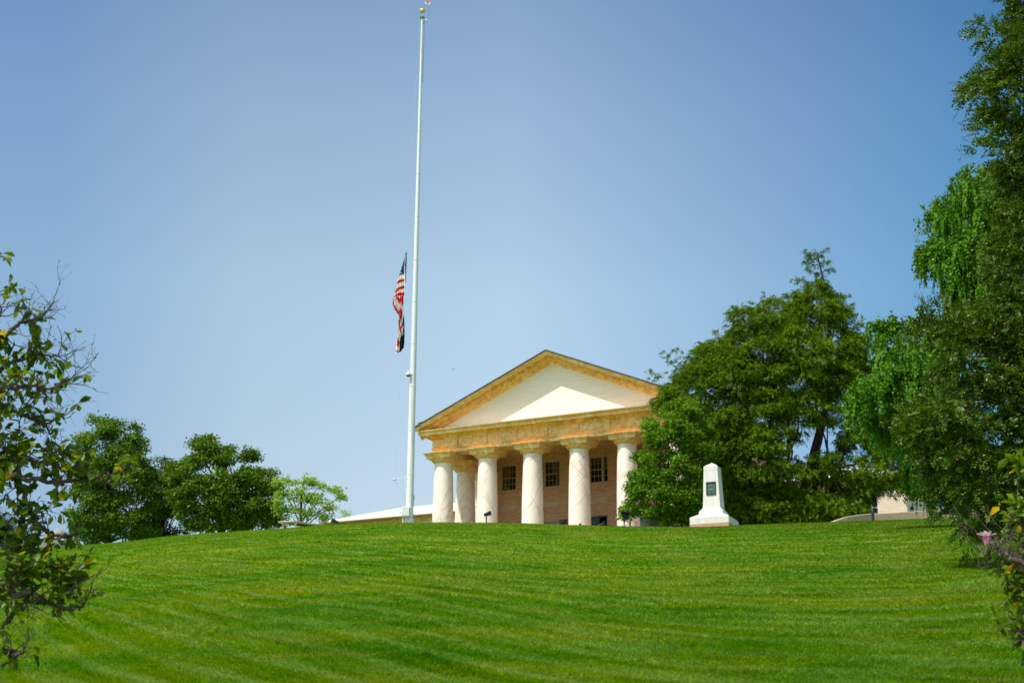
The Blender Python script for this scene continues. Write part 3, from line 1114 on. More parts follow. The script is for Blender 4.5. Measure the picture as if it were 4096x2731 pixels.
def flag_mesh(name, outline, paints, base, dist, fold, x0, x1, y0, y1, step=2.0):
    """cloth hung in folds: a fine grid cut to the outline, its pattern in a colour attribute"""
    xs = np.arange(x0, x1 + step, step)
    ys = np.arange(y0, y1 + step, step)
    X, Y = np.meshgrid(xs, ys)
    D = dist + fold(X, Y)
    pts = np.zeros(X.shape + (3,))
    for j in range(X.shape[0]):
        for i in range(X.shape[1]):
            pts[j, i] = atf(1500 + X[j, i] / 3.136, 960 + Y[j, i] / 3.136, D[j, i])
    nx = len(xs)
    cx, cy = (X[:-1, :-1] + step / 2), (Y[:-1, :-1] + step / 2)
    keep = np.zeros(cx.shape, bool)
    for o in outline:
        keep |= inpoly(cx, cy, o)
    col = np.zeros(cx.shape + (3,), np.float32)
    col[:] = base
    for c, poly in paints:
        col[inpoly(cx, cy, poly)] = c
    j, i = np.nonzero(keep)
    q = np.stack([j * nx + i, (j + 1) * nx + i, (j + 1) * nx + i + 1, j * nx + i + 1], 1)
    used, inv = np.unique(q.ravel(), return_inverse=True)
    V = pts.reshape(-1, 3)[used]
    org = V.mean(0)
    me = raw_mesh(name, V - org, inv.reshape(-1, 4))
    a = me.color_attributes.new('dye', 'FLOAT_COLOR', 'CORNER')
    c4 = np.ones((len(q) * 4, 4), np.float32)
    c4[:, :3] = np.repeat(col[j, i], 4, axis=0)
    a.data.foreach_set('color', c4.ravel())
    m, nt, out = new_mat(name + '_cloth')
    at_ = nt.nodes.new('ShaderNodeAttribute')
    at_.attribute_name = 'dye'
    b = N(nt, 'BsdfPrincipled', Roughness=.75)
    nt.links.new(at_.outputs['Color'], b.inputs['Base Color'])
    tr = nt.nodes.new('ShaderNodeBsdfTranslucent')
    nt.links.new(at_.outputs['Color'], tr.inputs[0])
    ms = nt.nodes.new('ShaderNodeMixShader')
    ms.inputs[0].default_value = .3
    nt.links.new(b.outputs[0], ms.inputs[1])
    nt.links.new(tr.outputs[0], ms.inputs[2])
    nt.links.new(ms.outputs[0], out.inputs[0])
    o = put(name, me, m)
    o.location = org
    me.polygons.foreach_set('use_smooth', np.ones(len(me.polygons), bool))
    return o


RED, WHT, BLU, NVY = (.74, .008, .025), (.90, .90, .87), (.022, .05, .20), (.006, .03, .06)


def build_flags():
    o1 = [(388, 152), (399, 150), (399, 240), (392, 400), (385, 520), (374, 560), (374, 700), (357, 715), (358, 800), (354, 870), (345, 940), (340, 1010), (331, 1100), (325, 1180), (322, 1210), (312, 1260), (305, 1300), (306, 1350), (309, 1404), (294, 1417), (264, 1393), (267, 1330), (272, 1260), (280, 1200), (288, 1120), (293, 1020), (296, 940), (270, 905), (245, 868), (228, 825), (220, 790), (222, 760), (235, 712), (248, 655), (262, 605), (277, 540), (290, 480), (306, 435), (325, 370), (345, 305), (364, 245), (376, 195)]
    def arc(yl, yr, y2l, y2r):      # a curved stripe across the front fold
        return [(200, yl + 32), (250, yl + 6), (300, (yl * .35 + yr * .65)), (375, yr), (375, y2r), (300, (y2l * .35 + y2r * .65)), (250, y2l + 6), (200, y2l + 32)]
    p = []
    p.append((BLU, [(300, 150), (370, 150), (370, 437), (335, 432), (300, 452)]))
    p.append((NVY, [(378, 148), (402, 148), (402, 300), (390, 560), (374, 600)]))
    p.append((WHT, star(328, 413, 13, .3)))
    p.append((WHT, star(332, 361, 11, .5)))
    for cy in (205, 262, 330, 380, 430):
        p.append((WHT, star(389 - (cy - 205) * .03, cy, 7, .4)))
    p.append((RED, arc(537, 484, 576, 517)))
    p.append((RED, arc(628, 567, 662, 604)))
    p.append((RED, [(225, 735), (240, 705), (265, 675), (310, 658), (375, 652), (375, 700), (310, 699), (265, 706), (236, 722)]))
    # lower fold: stripes turned upright
    p.append((RED, [(218, 740), (231, 752), (240, 800), (265, 850), (300, 900), (303, 940), (296, 945), (250, 890), (218, 830)]))
    p.append((RED, [(262, 712), (292, 706), (318, 745), (318, 808), (300, 790), (280, 757)]))
    p.append((RED, [(322, 703), (362, 700), (360, 800), (350, 830), (336, 800), (330, 765), (318, 770)]))
    # twisted tail
    p.append((RED, [(312, 855), (330, 850), (346, 905), (342, 965), (336, 1000), (322, 960), (304, 900)]))
    p.append((RED, [(306, 925), (324, 965), (330, 975), (312, 1060), (303, 1040)]))
    p.append((RED, [(296, 1000), (310, 1010), (316, 1068), (330, 1090), (326, 1160), (312, 1150), (300, 1090), (292, 1040)]))
    p.append((WHT, [(300, 1090), (312, 1150), (306, 1190), (288, 1170), (290, 1110)]))
    p.append((RED, [(284, 1220), (296, 1250), (310, 1270), (304, 1310), (300, 1345), (286, 1330), (270, 1320), (278, 1260)]))
    p.append((RED, [(264, 1375), (272, 1380), (290, 1400), (303, 1372), (312, 1400), (296, 1420), (262, 1400)]))
    # white heading tape
    p.append((WHT, [(384, 190), (390, 175), (384, 260), (377, 330), (379, 560), (376, 700), (367, 700), (368, 560), (366, 420), (370, 300)]))

    def fold(X, Y):
        return .10 * np.sin((X - .25 * Y) * .10) + .05 * np.sin(X * .23 + Y * .012) + .16 * np.clip((370 - X) / 120, -.3, 1) * (Y < 700) - .18 * np.exp(-((X - 372) / 9) ** 2)
    o = flag_mesh('flag', [o1], p, WHT, 75.95, fold, 214, 404, 146, 1422)
    tag(o, 'red, white and blue star and stripe flag hanging limp at half mast', 'flag')
    o2 = [(361, 928), (366, 960), (369, 1050), (372, 1180), (369, 1290), (362, 1348), (340, 1378), (316, 1406), (305, 1390), (300, 1300), (312, 1220), (320, 1170), (330, 1100), (342, 1030), (352, 970)]
    BLK = (.008, .010, .014)
    q = [(WHT, [(344, 1080), (349, 1070), (356, 1066), (360, 1072), (359, 1110), (352, 1120), (345, 1118), (338, 1125), (336, 1112)]),
         (BLK, [(348, 1085), (350, 1084), (349, 1112), (347, 1113)]), (BLK, [(354, 1078), (356, 1078), (355, 1110), (353, 1111)]),
         (WHT, [(328, 1125), (340, 1118), (349, 1132), (351, 1160), (344, 1185), (330, 1205), (322, 1216), (320, 1190), (332, 1182), (338, 1160), (338, 1142)]),
         (WHT, [(354, 1150), (357, 1150), (358, 1166), (355, 1166)]), (WHT, [(360, 1148), (366, 1148), (366, 1153), (360, 1156)]),
         (WHT, [(346, 1184), (349, 1184), (351, 1198), (348, 1198)]), (WHT, [(353, 1176), (356, 1176), (358, 1194), (355, 1196)]), (WHT, [(361, 1166), (369, 1166), (369, 1186), (366, 1186), (366, 1172), (361, 1172)])]
    o = flag_mesh('flag', [o2], q, BLK, 76.12, lambda X, Y: .06 * np.sin(X * .2 + Y * .01), 300, 376, 924, 1408)
    tag(o, 'black flag with white emblem hanging limp below the striped flag', 'flag')


build_flags()


# ------------------------------------------------------------------ monument
def build_monument():
    g = atf(2858, 2107, 69.0)
    gz = float(ground(g[0], g[1]))
    rz = math.radians(-23)
    t = thing('obelisk_monument', 'white stepped stone obelisk with a bronze plaque', 'monument', (g[0], g[1], gz), rz)
    H = 3.16
    MB().square_lathe([(.962, -.15), (.962, .03), (.955, .035)], ratio=1).build('footing', M['brick'], t)
    b = MB().square_lathe([(.955, .035), (.955, .34), (.945, .36), (.60, .545), (.59, .55)])
    b.build('plinth', M['granite'], t)
    MB().square_lathe([(.59, .552), (.585, .68), (.575, .69), (.46, .84), (.445, .855), (.44, .90)]).build('upper_plinth', M['granite'], t)
    MB().square_lathe([(.425, .90), (.345, 2.74)]).build('shaft', M['granite'], t)
    MB().square_lathe([(.352, 2.74), (.348, 2.79), (.345, 2.80), (.344, 2.83), (.347, 2.84), (.343, 2.94), (.005, H)]).build('cap', M['granite'], t)
    MB().square_lathe([(.3455, 2.728), (.3455, 2.742)]).build('joint_line', M['joint'], t)
    # plaque on the front face
    def face(z):
        return -(.425 - (.08) * (z - .9) / 1.84)
    m = MB()
    x0, x1, z0, z1 = -.235, .245, 1.50, 2.15
    for (a, b_, c, d) in ((x0, x1, z1 - .055, z1), (x0, x1, z0, z0 + .055), (x0, x0 + .05, z0 + .055, z1 - .055), (x1 - .05, x1, z0 + .055, z1 - .055)):
        m.hull8([(a, face(c) - .035, c), (b_, face(c) - .035, c), (b_, face(c) + .02, c), (a, face(c) + .02, c), (a, face(d) - .035, d), (b_, face(d) - .035, d), (b_, face(d) + .02, d), (a, face(d) + .02, d)])
    pq = m.build('plaque', M['bronze_dark'], t)
    # low relief portrait field
    nx, nz = 24, 30
    vs, fs = [], []
    for j in range(nz + 1):
        for i in range(nx + 1):
            u, v = i / nx, j / nz
            x, z = x0 + .05 + (x1 - x0 - .1) * u, z0 + .055 + (z1 - z0 - .11) * v
            h = .018 * math.exp(-((u - .52) ** 2 / .022 + (v - .68) ** 2 / .018)) + .014 * math.exp(-((u - .5) ** 2 / .07 + (v - .32) ** 2 / .02)) + .003 * math.sin(u * 23) * math.sin(v * 31)
            vs.append((x, face(z) - .004 - h, z))
    for j in range(nz):
        for i in range(nx):
            k = j * (nx + 1) + i
            fs.append((k, k + 1, k + nx + 2, k + nx + 1))
    MB().add(vs, fs).build('relief', M['bronze'], pq, True)


build_monument()


# ------------------------------------------------------------------ small things on the hill
def floodlight(fx, fy_base, d, label, head, face_dir, scale=1.0):
    p = atf(fx, fy_base, d)
    gz = float(ground(p[0], p[1])) - .03
    t = thing('floodlight', label, 'floodlight', (p[0], p[1], gz), 0, 'floodlights on the hilltop')
    hz = head - gz
    MB().tube([(0, 0, 0), (0, 0, hz - .12)], .035, 10).build('post', M['black'], t, True)
    y = MB()
    y.tube([(0, 0, hz - .14), (0, 0, hz - .06)], .05, 10)
    y.box(-.03, .03, -.1, .1, hz - .07, hz - .05)
    y.build('bracket', M['polemetal'], t, True)
    sx, up = face_dir
    hb = MB()
    L, Wd, Hh = .42 * scale, .17 * scale, .12 * scale
    ax = np.array([math.cos(up) * sx, .25, math.sin(up)])
    ax /= np.linalg.norm(ax)
    sd = np.cross(ax, [0, 0, 1])
    sd /= np.linalg.norm(sd)
    nn = np.cross(sd, ax)
    c = np.array([.04 * sx, 0, hz + .04])
    v = []
    for l, k in ((-L * .42, .55), (L * .5, 1.0)):
        for a, b in ((-1, -1), (1, -1), (1, 1), (-1, 1)):
            v.append(c + ax * l + sd * a * Wd * k + nn * b * Hh * k)
    hb.hull8(v)
    h = hb.build('lamp_head', M['black'], t, False, .02)
    lens = MB()
    v = [c + ax * (L * .5 + .006) + sd * a * Wd * .88 + nn * b * Hh * .85 for a, b in ((-1, -1), (1, -1), (1, 1), (-1, 1))]
    lens.add(v, [(0, 1, 2, 3)]).build('lens', M['polemetal'], h)
    return t


floodlight(1945, 2086, 79.0, 'black floodlight on a thin post in front of the second column', atf(1945, 2058, 79.0)[2], (1, .35))
floodlight(1345, 2092, 80.0, 'black floodlight aimed low beside the left wing roof end', atf(1345, 2088, 80.0)[2], (-1, .35))


def build_spot():
    p = atf(2321, 2100, 77.5)
    z = float(ground(p[0], p[1]))
    zt = atf(2321, 2097, 77.5)[2]
    o = MB().lathe([(.05, z - .05), (.05, zt - .03), (.07, zt - .02), (.065, zt + .05), (.02, zt + .06)], n=12)
    t = thing('ground_spotlight', 'small dark ground lamp in the grass before the fourth column', 'ground lamp', (p[0], p[1], 0))
    o.build('lamp_body', M['black'], t, True)


build_spot()


def build_table():
    """stone table tomb at the left end of the crest"""
    a = atf(1111, 2092, 80.0)
    b = atf(1180, 2087, 79.6)
    ux = (b - a)
    ux[2] = 0
    wdt = np.linalg.norm(ux)
    ux /= wdt
    uy = np.array([-ux[1], ux[0], 0])
    ln = 2.2
    zt = a[2] + .10
    ang = math.atan2(ux[1], ux[0])
    # long side runs back and to the right
    t = thing('stone_table', 'pale pinkish stone table slab on turned legs at the crest', 'stone table', (a[0], a[1], zt), ang - .12)
    sk = .50
    def sh(x, y):
        return (x + y * sk, y)
    m = MB()
    for (z0, z1, e) in ((-.05, .0, 0), (-.10, -.052, -.035)):
        p = [sh(-e, -e), sh(wdt + e, -e), sh(wdt + e, ln + e), sh(-e, ln + e)]
        m.hull8([(x, y, z0) for x, y in p] + [(x, y, z1) for x, y in p])
    m.build('slab', M['marble'], t, False, .012)
    for x, y in ((.14, .2), (wdt - .12, .2), (.14, ln - .25), (wdt - .12, ln - .25)):
        q = sh(x, y)
        MB().lathe([(.10, -.102), (.10, -.15), (.06, -.18), (.055, -.25), (.085, -.40), (.095, -.5), (.06, -.62), (.06, -.66), (.11, -.70), (.11, -1.4)][::-1], q[0], q[1], n=16).build('leg', M['marble'], t, True)


build_table()


def build_sign():
    p = atf(2497, 2102, 76.0)
    z = float(ground(p[0], p[1])) - .05
    t = thing('information_stand', 'dark slanted information panel on a post beside the bushy tree', 'information stand', (p[0], p[1], z))
    zt = atf(2490, 2047, 76.0)[2] - z
    MB().tube([(0, 0, 0), (0, 0, zt - .5)], .03, 8).build('post', M['black'], t, True)
    MB().hull8([(-.04, -.03, zt - .55), (.04, -.03, zt - .55), (.04, .03, zt - .55), (-.04, .03, zt - .55), (-.14, -.03, zt - .02), (.35, -.03, zt - .06), (.35, .03, zt - .06), (-.14, .03, zt - .02)]).build('bracket', M['black'], t)
    MB().hull8([(-.17, -.4, zt - .03), (.40, -.4, zt - .12), (.40, .4, zt - .12), (-.17, .4, zt - .03), (-.17, -.4, zt + .0), (.40, -.4, zt - .09), (.40, .4, zt - .09), (-.17, .4, zt + .0)]).build('panel', M['bronze_dark'], t)


build_sign()


def build_chain():
    pts = [atf(2250, 2100, 90), atf(2416, 2092, 90), atf(2520, 2096, 90)]
    z = atf(2416, 2089, 90)[2]
    t = thing('chain_barrier', 'low dark posts with a sagging chain before the doorway', 'chain barrier', (pts[1][0], pts[1][1], 0))
    o = np.array([pts[1][0], pts[1][1], 0])
    for p in pts:
        q = p - o
        gz = float(ground(p[0], p[1]))
        MB().lathe([(.05, gz - .1), (.05, z - .05), (.075, z - .03), (.075, z + .04), (.02, z + .09)], q[0], q[1], n=12).build('post', M['black'], t, True)
    for i in range(2):
        a, b = pts[i] - o, pts[i + 1] - o
        line = []
        for k in range(13):
            s = k / 12
            v = a * (1 - s) + b * s
            v[2] = z - .02 - .35 * 4 * s * (1 - s)
            line.append(v)
        MB().tube(line, .018, 6).build('chain', M['black'], t, True)


build_chain()


def build_low_wall():
    # low pebbled wall along the right part of the crest: straight run with a swept-down end
    top = [(3334, 2084), (3354, 2076), (3388, 2066), (3422, 2059.5), (3456, 2055), (3490, 2052.5), (3560, 2050), (3626, 2045), (3750, 2040), (3870, 2036), (3990, 2033), (4110, 2031), (4300, 2030)]
    d0 = [76.6, 76.8, 77.2, 77.7, 78.2, 78.8, 79.4, 79.9, 80.8, 81.8, 82.8, 83.8, 85.4]
    pts = [atf(x, y, d) for (x, y), d in zip(top, d0)]
    o = pts[0].copy()
    o[2] = 0
    t = thing('stone_wall', 'low pebbled grey and tan wall with a swept-down end on the right crest', 'wall', o)
    vs, fs = [], []
    th = .38
    n = len(pts)
    zref = pts[6][2]
    for i, p in enumerate(pts):
        dv = pts[min(i + 1, n - 1)] - pts[max(i - 1, 0)]
        nr = np.array([-dv[1], dv[0], 0])
        nr /= np.linalg.norm(nr)
        if nr[1] < 0:
            nr = -nr
        q = p - o
        zb = float(ground(p[0], p[1])) - .4
        for k, z in ((0, zb), (0, p[2] - .03), (.03, p[2]), (th, p[2]), (th, zb)):
            vs.append((q[0] + nr[0] * k, q[1] + nr[1] * k, z - zref))
    for i in range(n - 1):
        for k in range(4):
            fs.append((i * 5 + k, (i + 1) * 5 + k, (i + 1) * 5 + k + 1, i * 5 + k + 1))
    fs.append(tuple(range(5)))
    fs.append(tuple((n - 1) * 5 + k for k in range(5))[::-1])
    w = MB().add(vs, fs).build('wall_body', M['wallstone'], t)
    w.location = (0, 0, zref)
    p = atf(3493, 2078, 76.0)
    z0, z1 = float(ground(p[0], p[1])) - .1, atf(3493, 2049, 76.0)[2]
    t2 = thing('marker_post', 'thin dark post standing in front of the low wall', 'post', (p[0], p[1], z0))
    MB().box(-.06, .06, -.06, .06, 0, z1 - z0).build('shaft', M['bronze_dark'], t2, False, .01)
    MB().box(-.10, .14, -.05, .05, z1 - z0 - .03, z1 - z0 + .03).build('top_bar', M['bronze_dark'], t2)


build_low_wall()


def build_outbuilding():
    # ochre gable seen behind the wall on the right
    d = 128.0
    a, b, c = atf(3700, 2060, d), atf(3745, 2030, d), atf(3640, 2030, d)
    gz = 14.6
    t = thing('outbuilding', 'small ochre gabled outbuilding with grey roof behind the stone wall', 'outbuilding', (a[0], a[1], 0))
    o = np.array([a[0], a[1], 0])
    ev = atf(3752, 2042, d)[2]
    ap = atf(3704, 2007, d)[2]
    x0, x1 = atf(3662, 2030, d)[0] - a[0], atf(3758, 2030, d)[0] - a[0]
    xm = atf(3704, 2007, d)[0] - a[0]
    m = MB()
    m.add([(x0, 0, gz), (x1, 0, gz), (x1, 0, ev), (xm, 0, ap), (x0, 0, ev), (x0, 7, gz), (x1, 7, gz), (x1, 7, ev), (xm, 7, ap), (x0, 7, ev)],
          [(0, 1, 2, 3, 4), (5, 9, 8, 7, 6), (0, 4, 9, 5), (1, 6, 7, 2)])
    m.build('wall', M['ochre'], t)
    r = MB()
    for sx in (x0 - .25, x1 + .25):
        e = ev - .12
        r.hull8([(sx, -.3, e), (xm, -.3, ap), (xm, 7.3, ap), (sx, 7.3, e), (sx, -.3, e + .22), (xm, -.3, ap + .22), (xm, 7.3, ap + .22), (sx, 7.3, e + .22)])
    r.build('roof', M['slate'], t)
    p = atf(3668, 2046, 112)
    t = thing('garden_pavilion', 'beige stuccoed block beyond the right end of the mansion', 'outbuilding', (p[0], p[1], 14))
    x0, x1 = atf(3648, 2046, 112)[0] - p[0], atf(3700, 2046, 112)[0] - p[0]
    zt = atf(3668, 1996, 112)[2] - 14
    MB().box(x0, x1, 0, 5, 0, zt).build('wall', M['beige'], t)
    MB().box(x0 + .3, x0 + .42, -.1, -.002, 0, zt - .2).box(x1 - .55, x1 - .3, -.1, -.002, 0, zt - .2).build('pilaster', M['grey'], t)
    MB().box(x0 - .2, x1 + .2, -.25, 5.2, zt, zt + .25).build('roof', M['slate'], t)


build_outbuilding()


def build_left_monument():
    p = atf(232, 2180, 84)
    gz = float(ground(p[0], p[1])) - .3
    t = thing('grave_monument', 'grey rounded stone grave monument at the far left of the crest', 'monument', (p[0], p[1], gz))
    z = lambda y: atf(232, y, 84)[2] - gz
    s = 84 / FPX * 1.03
    MB().square_lathe([(50 * s, 0), (48 * s, z(2168)), (38 * s, z(2160))]).build('base', M['grey'], t)
    MB().lathe([(34 * s, z(2161)), (33 * s, z(2145)), (26 * s, z(2128)), (12 * s, z(2116)), (.02, z(2112))], n=20).build('rounded_block', M['grey'], t, True)
    MB().square_lathe([(24 * s, z(2160)), (22 * s, z(2138)), (14 * s, z(2134))], -16 * s, -26 * s).build('tablet', M['beige'], t)


build_left_monument()


def skin_person(name, label, loc, rz):
    """continuous body: skin modifier over a small skeleton"""
    t = thing(name, label, 'person', loc, rz)
    J = {'hip': (0, 0, .95), 'waist': (0, 0, 1.08), 'chest': (0, .0, 1.34), 'neck': (0, -.02, 1.5), 'head0': (0, -.03, 1.58), 'head1': (0, -.04, 1.70),
         'ls': (-.17, 0, 1.43), 'le': (-.24, .02, 1.17), 'lw': (-.22, -.12, .96), 'lh': (-.21, -.16, .88), 'rs': (.17, 0, 1.43), 're': (.24, .02, 1.17), 'rw': (.22, -.12, .96), 'rh': (.21, -.16, .88),
         'lk': (-.10, -.01, .50), 'la': (-.11, .02, .08), 'lt': (-.11, -.14, .04), 'rk': (.10, -.01, .50), 'ra': (.11, .02, .08), 'rt': (.11, -.14, .04), 'lp': (-.09, 0, .88), 'rp': (.09, 0, .88)}
    rad = {'hip': .13, 'waist': .125, 'chest': .15, 'neck': .055, 'head0': .085, 'head1': .10, 'ls': .06, 'le': .045, 'lw': .03, 'lh': .035, 'rs': .06, 're': .045, 'rw': .03, 'rh': .035,
           'lk': .06, 'la': .045, 'lt': .04, 'rk': .06, 'ra': .045, 'rt': .04, 'lp': .09, 'rp': .09}
    E = [('hip', 'waist'), ('waist', 'chest'), ('chest', 'neck'), ('neck', 'head0'), ('head0', 'head1'), ('chest', 'ls'), ('ls', 'le'), ('le', 'lw'), ('lw', 'lh'), ('chest', 'rs'), ('rs', 're'), ('re', 'rw'), ('rw', 'rh'),
         ('hip', 'lp'), ('lp', 'lk'), ('lk', 'la'), ('la', 'lt'), ('hip', 'rp'), ('rp', 'rk'), ('rk', 'ra'), ('ra', 'rt')]
    ks = list(J)
    me = bpy.data.meshes.new(name)
    me.from_pydata([J[k] for k in ks], [(ks.index(a), ks.index(b)) for a, b in E], [])
    m, nt, out = new_mat('blue_top_and_dark_trousers')
    sz = nt.nodes.new('ShaderNodeSeparateXYZ')
    nt.links.new(nt.nodes.new('ShaderNodeTexCoord').outputs['Object'], sz.inputs[0])
    c = ramp(nt, mth(nt, 'MULTIPLY', sz.outputs[2], .5), [(0, (.02, .02, .025)), (.47, (.02, .02, .025)), (.475, (.03, .08, .28)), (.74, (.03, .08, .28)), (.745, (.42, .24, .17)), (1, (.42, .24, .17))], 'CONSTANT')
    bsdf(nt, out, c, .8)
    o = put('body', me, m, t)
    sk = o.modifiers.new('skin', 'SKIN')
    sv = me.skin_vertices[0].data
    for i, k in enumerate(ks):
        sv[i].radius = (rad[k], rad[k] * .85)
    sv[ks.index('hip')].use_root = True
    o.modifiers.new('sub', 'SUBSURF').levels = 1
    hb = MB().lathe([(.02, 1.82), (.07, 1.80), (.112, 1.74), (.118, 1.66), (.11, 1.60), (.09, 1.57)][::-1], 0, .0, n=16)
    hb.build('hair', M['black'], t, True)
    return t


pp = atf(3650, 2047, 97.0)
skin_person('person', 'person in a dark blue top standing behind the low stone wall', (pp[0], pp[1], atf(3650, 2024, 97)[2] - 1.80), .6)


def build_bird(name, label, loc, rz, s, flying=False):
    t = thing(name, label, 'bird', loc, rz)
    m = MB()
    m.tube([(0, .16 * s, .02 * s), (0, .08 * s, 0), (0, 0, .01 * s), (0, -.07 * s, .05 * s), (0, -.11 * s, .09 * s), (0, -.145 * s, .08 * s), (0, -.175 * s, .07 * s)], [.012 * s, .03 * s, .05 * s, .045 * s, .032 * s, .014 * s, .003 * s], 10)
    b = m.build('body', M['black'], t, True)
    w = MB()
    if flying:
        for sx in (-1, 1):
            w.add([(0, -.04 * s, .03 * s), (0, .05 * s, .03 * s), (sx * .16 * s, .05 * s, .09 * s), (sx * .30 * s, .03 * s, .04 * s), (sx * .16 * s, -.05 * s, .10 * s)], [(0, 1, 2, 4), (4, 2, 3)])
        w.build('wing', M['black'], t)
    else:
        for sx in (-1, 1):
            w.add([(sx * .05 * s, -.05 * s, .05 * s), (sx * .055 * s, .05 * s, .04 * s), (sx * .03 * s, .20 * s, 0), (sx * .05 * s, .02 * s, -.03 * s)], [(0, 1, 2, 3)])
        w.build('wing', M['black'], t)
        for sx in (-1, 1):
            MB().tube([(sx * .02 * s, 0, -.02 * s), (sx * .02 * s, 0, -.07 * s)], .005 * s, 5).build('leg', M['black'], t)


# bird on the roof tip (house coordinates u=-1.1, w=-1.5)
bu, bw = -1.12, -1.45
bx = HX + bu * math.cos(AL) + bw * math.sin(AL)
by = HY - bu * math.sin(AL) + bw * math.cos(AL)
build_bird('bird', 'small dark bird perched on the left tip of the pediment roof', (bx, by, 24.07 + .43 * .42 + .10), math.radians(70), 1.15)
fb = atf(1814.6, 1478, 95)
build_bird('bird', 'tiny dark bird flying in the sky left of the pediment peak', fb, .4, .45, True)


# ------------------------------------------------------------------ vegetation
MAPLE = leaf_mat('maple_leaves', (.014, .056, .003), (.195, .34, .020), spec=.12, transl=.25)
MAPLE_DARK = leaf_mat('dark_maple_leaves', (.020, .060, .005), (.125, .205, .014), spec=.12, transl=.25)
LIME = leaf_mat('lime_leaves', (.20, .36, .06), (.40, .58, .13), (.75, .60, .06), .45, spec=.15)
CEDAR = leaf_mat('cedar_sprays', (.022, .068, .003), (.200, .325, .012), (.30, .20, .07), .22, .8, .05)
VINE = leaf_mat('broad_bright_leaves', (.020, .085, .002), (.205, .39, .012), (.38, .32, .05), .3, spec=.15)
WEEP = leaf_mat('weeping_leaves', (.014, .075, .002), (.15, .345, .012), (.3, .3, .04), .2, spec=.12, tcol=(1.3, 1.2, .3))
BEECH = leaf_mat('small_dark_leaves', (.009, .034, .001), (.120, .225, .009), (.34, .18, .02), .25, .42, .3)
MAGN = leaf_mat('magnolia_leaves', (.014, .060, .002), (.235, .36, .016), (.80, .52, .02), .42, .42, .3)


def lobe_pts(lobes, dist, n, shell=(.72, 1.0), seed=1, sub=0):
    """random clump centres in the outer part of ellipsoidal lobes; returns centres, outward directions, lobe index"""
    r = np.random.default_rng(seed)
    cs, os_, idx = [], [], []
    if sub:
        big, par = [], []
        for k, l in enumerate(lobes):
            off = l[4] if len(l) > 4 else 0
            c = at(l[0], l[1], dist + off)
            D = np.linalg.norm(c)
            for q in range(sub):
                e = unit(r.normal(size=3) + np.array([0, -.3, .25]))
                f_ = r.uniform(.40, .82)
                s_ = r.uniform(.34, .60)
                dy = e[1] * f_ * (l[2] + l[3]) / 2 * D / 3267
                big.append((l[0] + e[0] * l[2] * f_, l[1] - e[2] * l[3] * f_, l[2] * s_, l[3] * s_ * .85, off + dy))
                par.append(k)
        c_, o_, i_ = lobe_pts(big, dist, n, shell, seed + 77)
        # foliage sits on the sunny, outer side of each bough
        keep = (o_[:, 2] > -.45) | (r.uniform(size=len(o_)) < .35)
        return c_[keep], o_[keep], np.array(par)[i_][keep]
    area = np.array([l[2] * l[3] for l in lobes], float)
    cnt = np.maximum(3, (n * area / area.sum()).astype(int))
    for k, (l, m) in enumerate(zip(lobes, cnt)):
        x, y, rx, ry = l[:4]
        off = l[4] if len(l) > 4 else 0
        c = at(x, y, dist + off)
        D = np.linalg.norm(c)
        sx, sz = rx * D / 3267, ry * D / 3267
        d = unit(r.normal(size=(m, 3)))
        rr = r.uniform(*shell, (m, 1)) ** .8
        e = d * np.array([sx, (sx + sz) / 2 * .9, sz])
        cs.append(c + e * rr)
        os_.append(unit(e))
        idx.append(np.full(m, k))
    return np.vstack(cs), np.vstack(os_), np.concatenate(idx)


def sil_boughs(poly, dist, n, thick, seed, rmin=.5, dens=None, front=.68, margin=0.):
    """bough centres filling a solid whose outline is the given one and whose depth swells away from its edge"""
    r = np.random.default_rng(seed)
    pl = np.array(poly, float)
    lo, hi = pl.min(0), pl.max(0)
    cand = r.uniform(lo, hi, (n * 90, 2))
    cand = cand[inpoly(cand[:, 0], cand[:, 1], poly)]
    if dens is not None:
        cand = cand[r.uniform(size=len(cand)) < dens(cand[:, 0], cand[:, 1])]
    a, b = pl, np.roll(pl, -1, 0)
    ab = b - a
    t = ((cand[:, None] - a[None]) * ab[None]).sum(-1) / ((ab ** 2).sum(-1)[None] + 1e-9)
    q = a[None] + np.clip(t, 0, 1)[..., None] * ab[None]
    dd = np.linalg.norm(cand[:, None] - q, axis=-1)
    k = dd.argmin(1)
    e = dd[np.arange(len(cand)), k]
    near = q[np.arange(len(cand)), k]
    mk = margin * 3267 / (dist * 1.08)
    ins = e > mk * r.uniform(.15, 1.0, len(cand))
    cand, e, near = cand[ins], e[ins], near[ins]
    E_ = np.percentile(e, 92)
    f = np.clip(e / E_, 0, 1)
    h = thick * np.sqrt(np.maximum(1 - (1 - f) ** 2, .0)) + .1
    sg = np.where(r.uniform(size=len(cand)) < front, -1., 1.)      # more boughs on the near side
    yo = sg * h * r.uniform(.35, 1, len(cand)) ** .6
    g = near - cand
    g = g / (np.linalg.norm(g, axis=1, keepdims=True) + 1e-6) * (1 - f)[:, None]
    out = unit(np.stack([g[:, 0], yo / (h + 1e-6) * (.25 + f), -g[:, 1]], 1))
    P = np.array([at(x, y, dist + o) for (x, y), o in zip(cand[:n * 12], yo[:n * 12])])
    out = out[:n * 12]
    keep = []
    for i in range(len(P)):
        if P[i, 2] < float(ground(P[i, 0], P[i, 1])) + .15:
            continue
        if keep and np.min(np.linalg.norm(P[keep] - P[i], axis=1)) < rmin:
            continue
        keep.append(i)
        if len(keep) >= n:
            break
    return P[keep], out[keep]


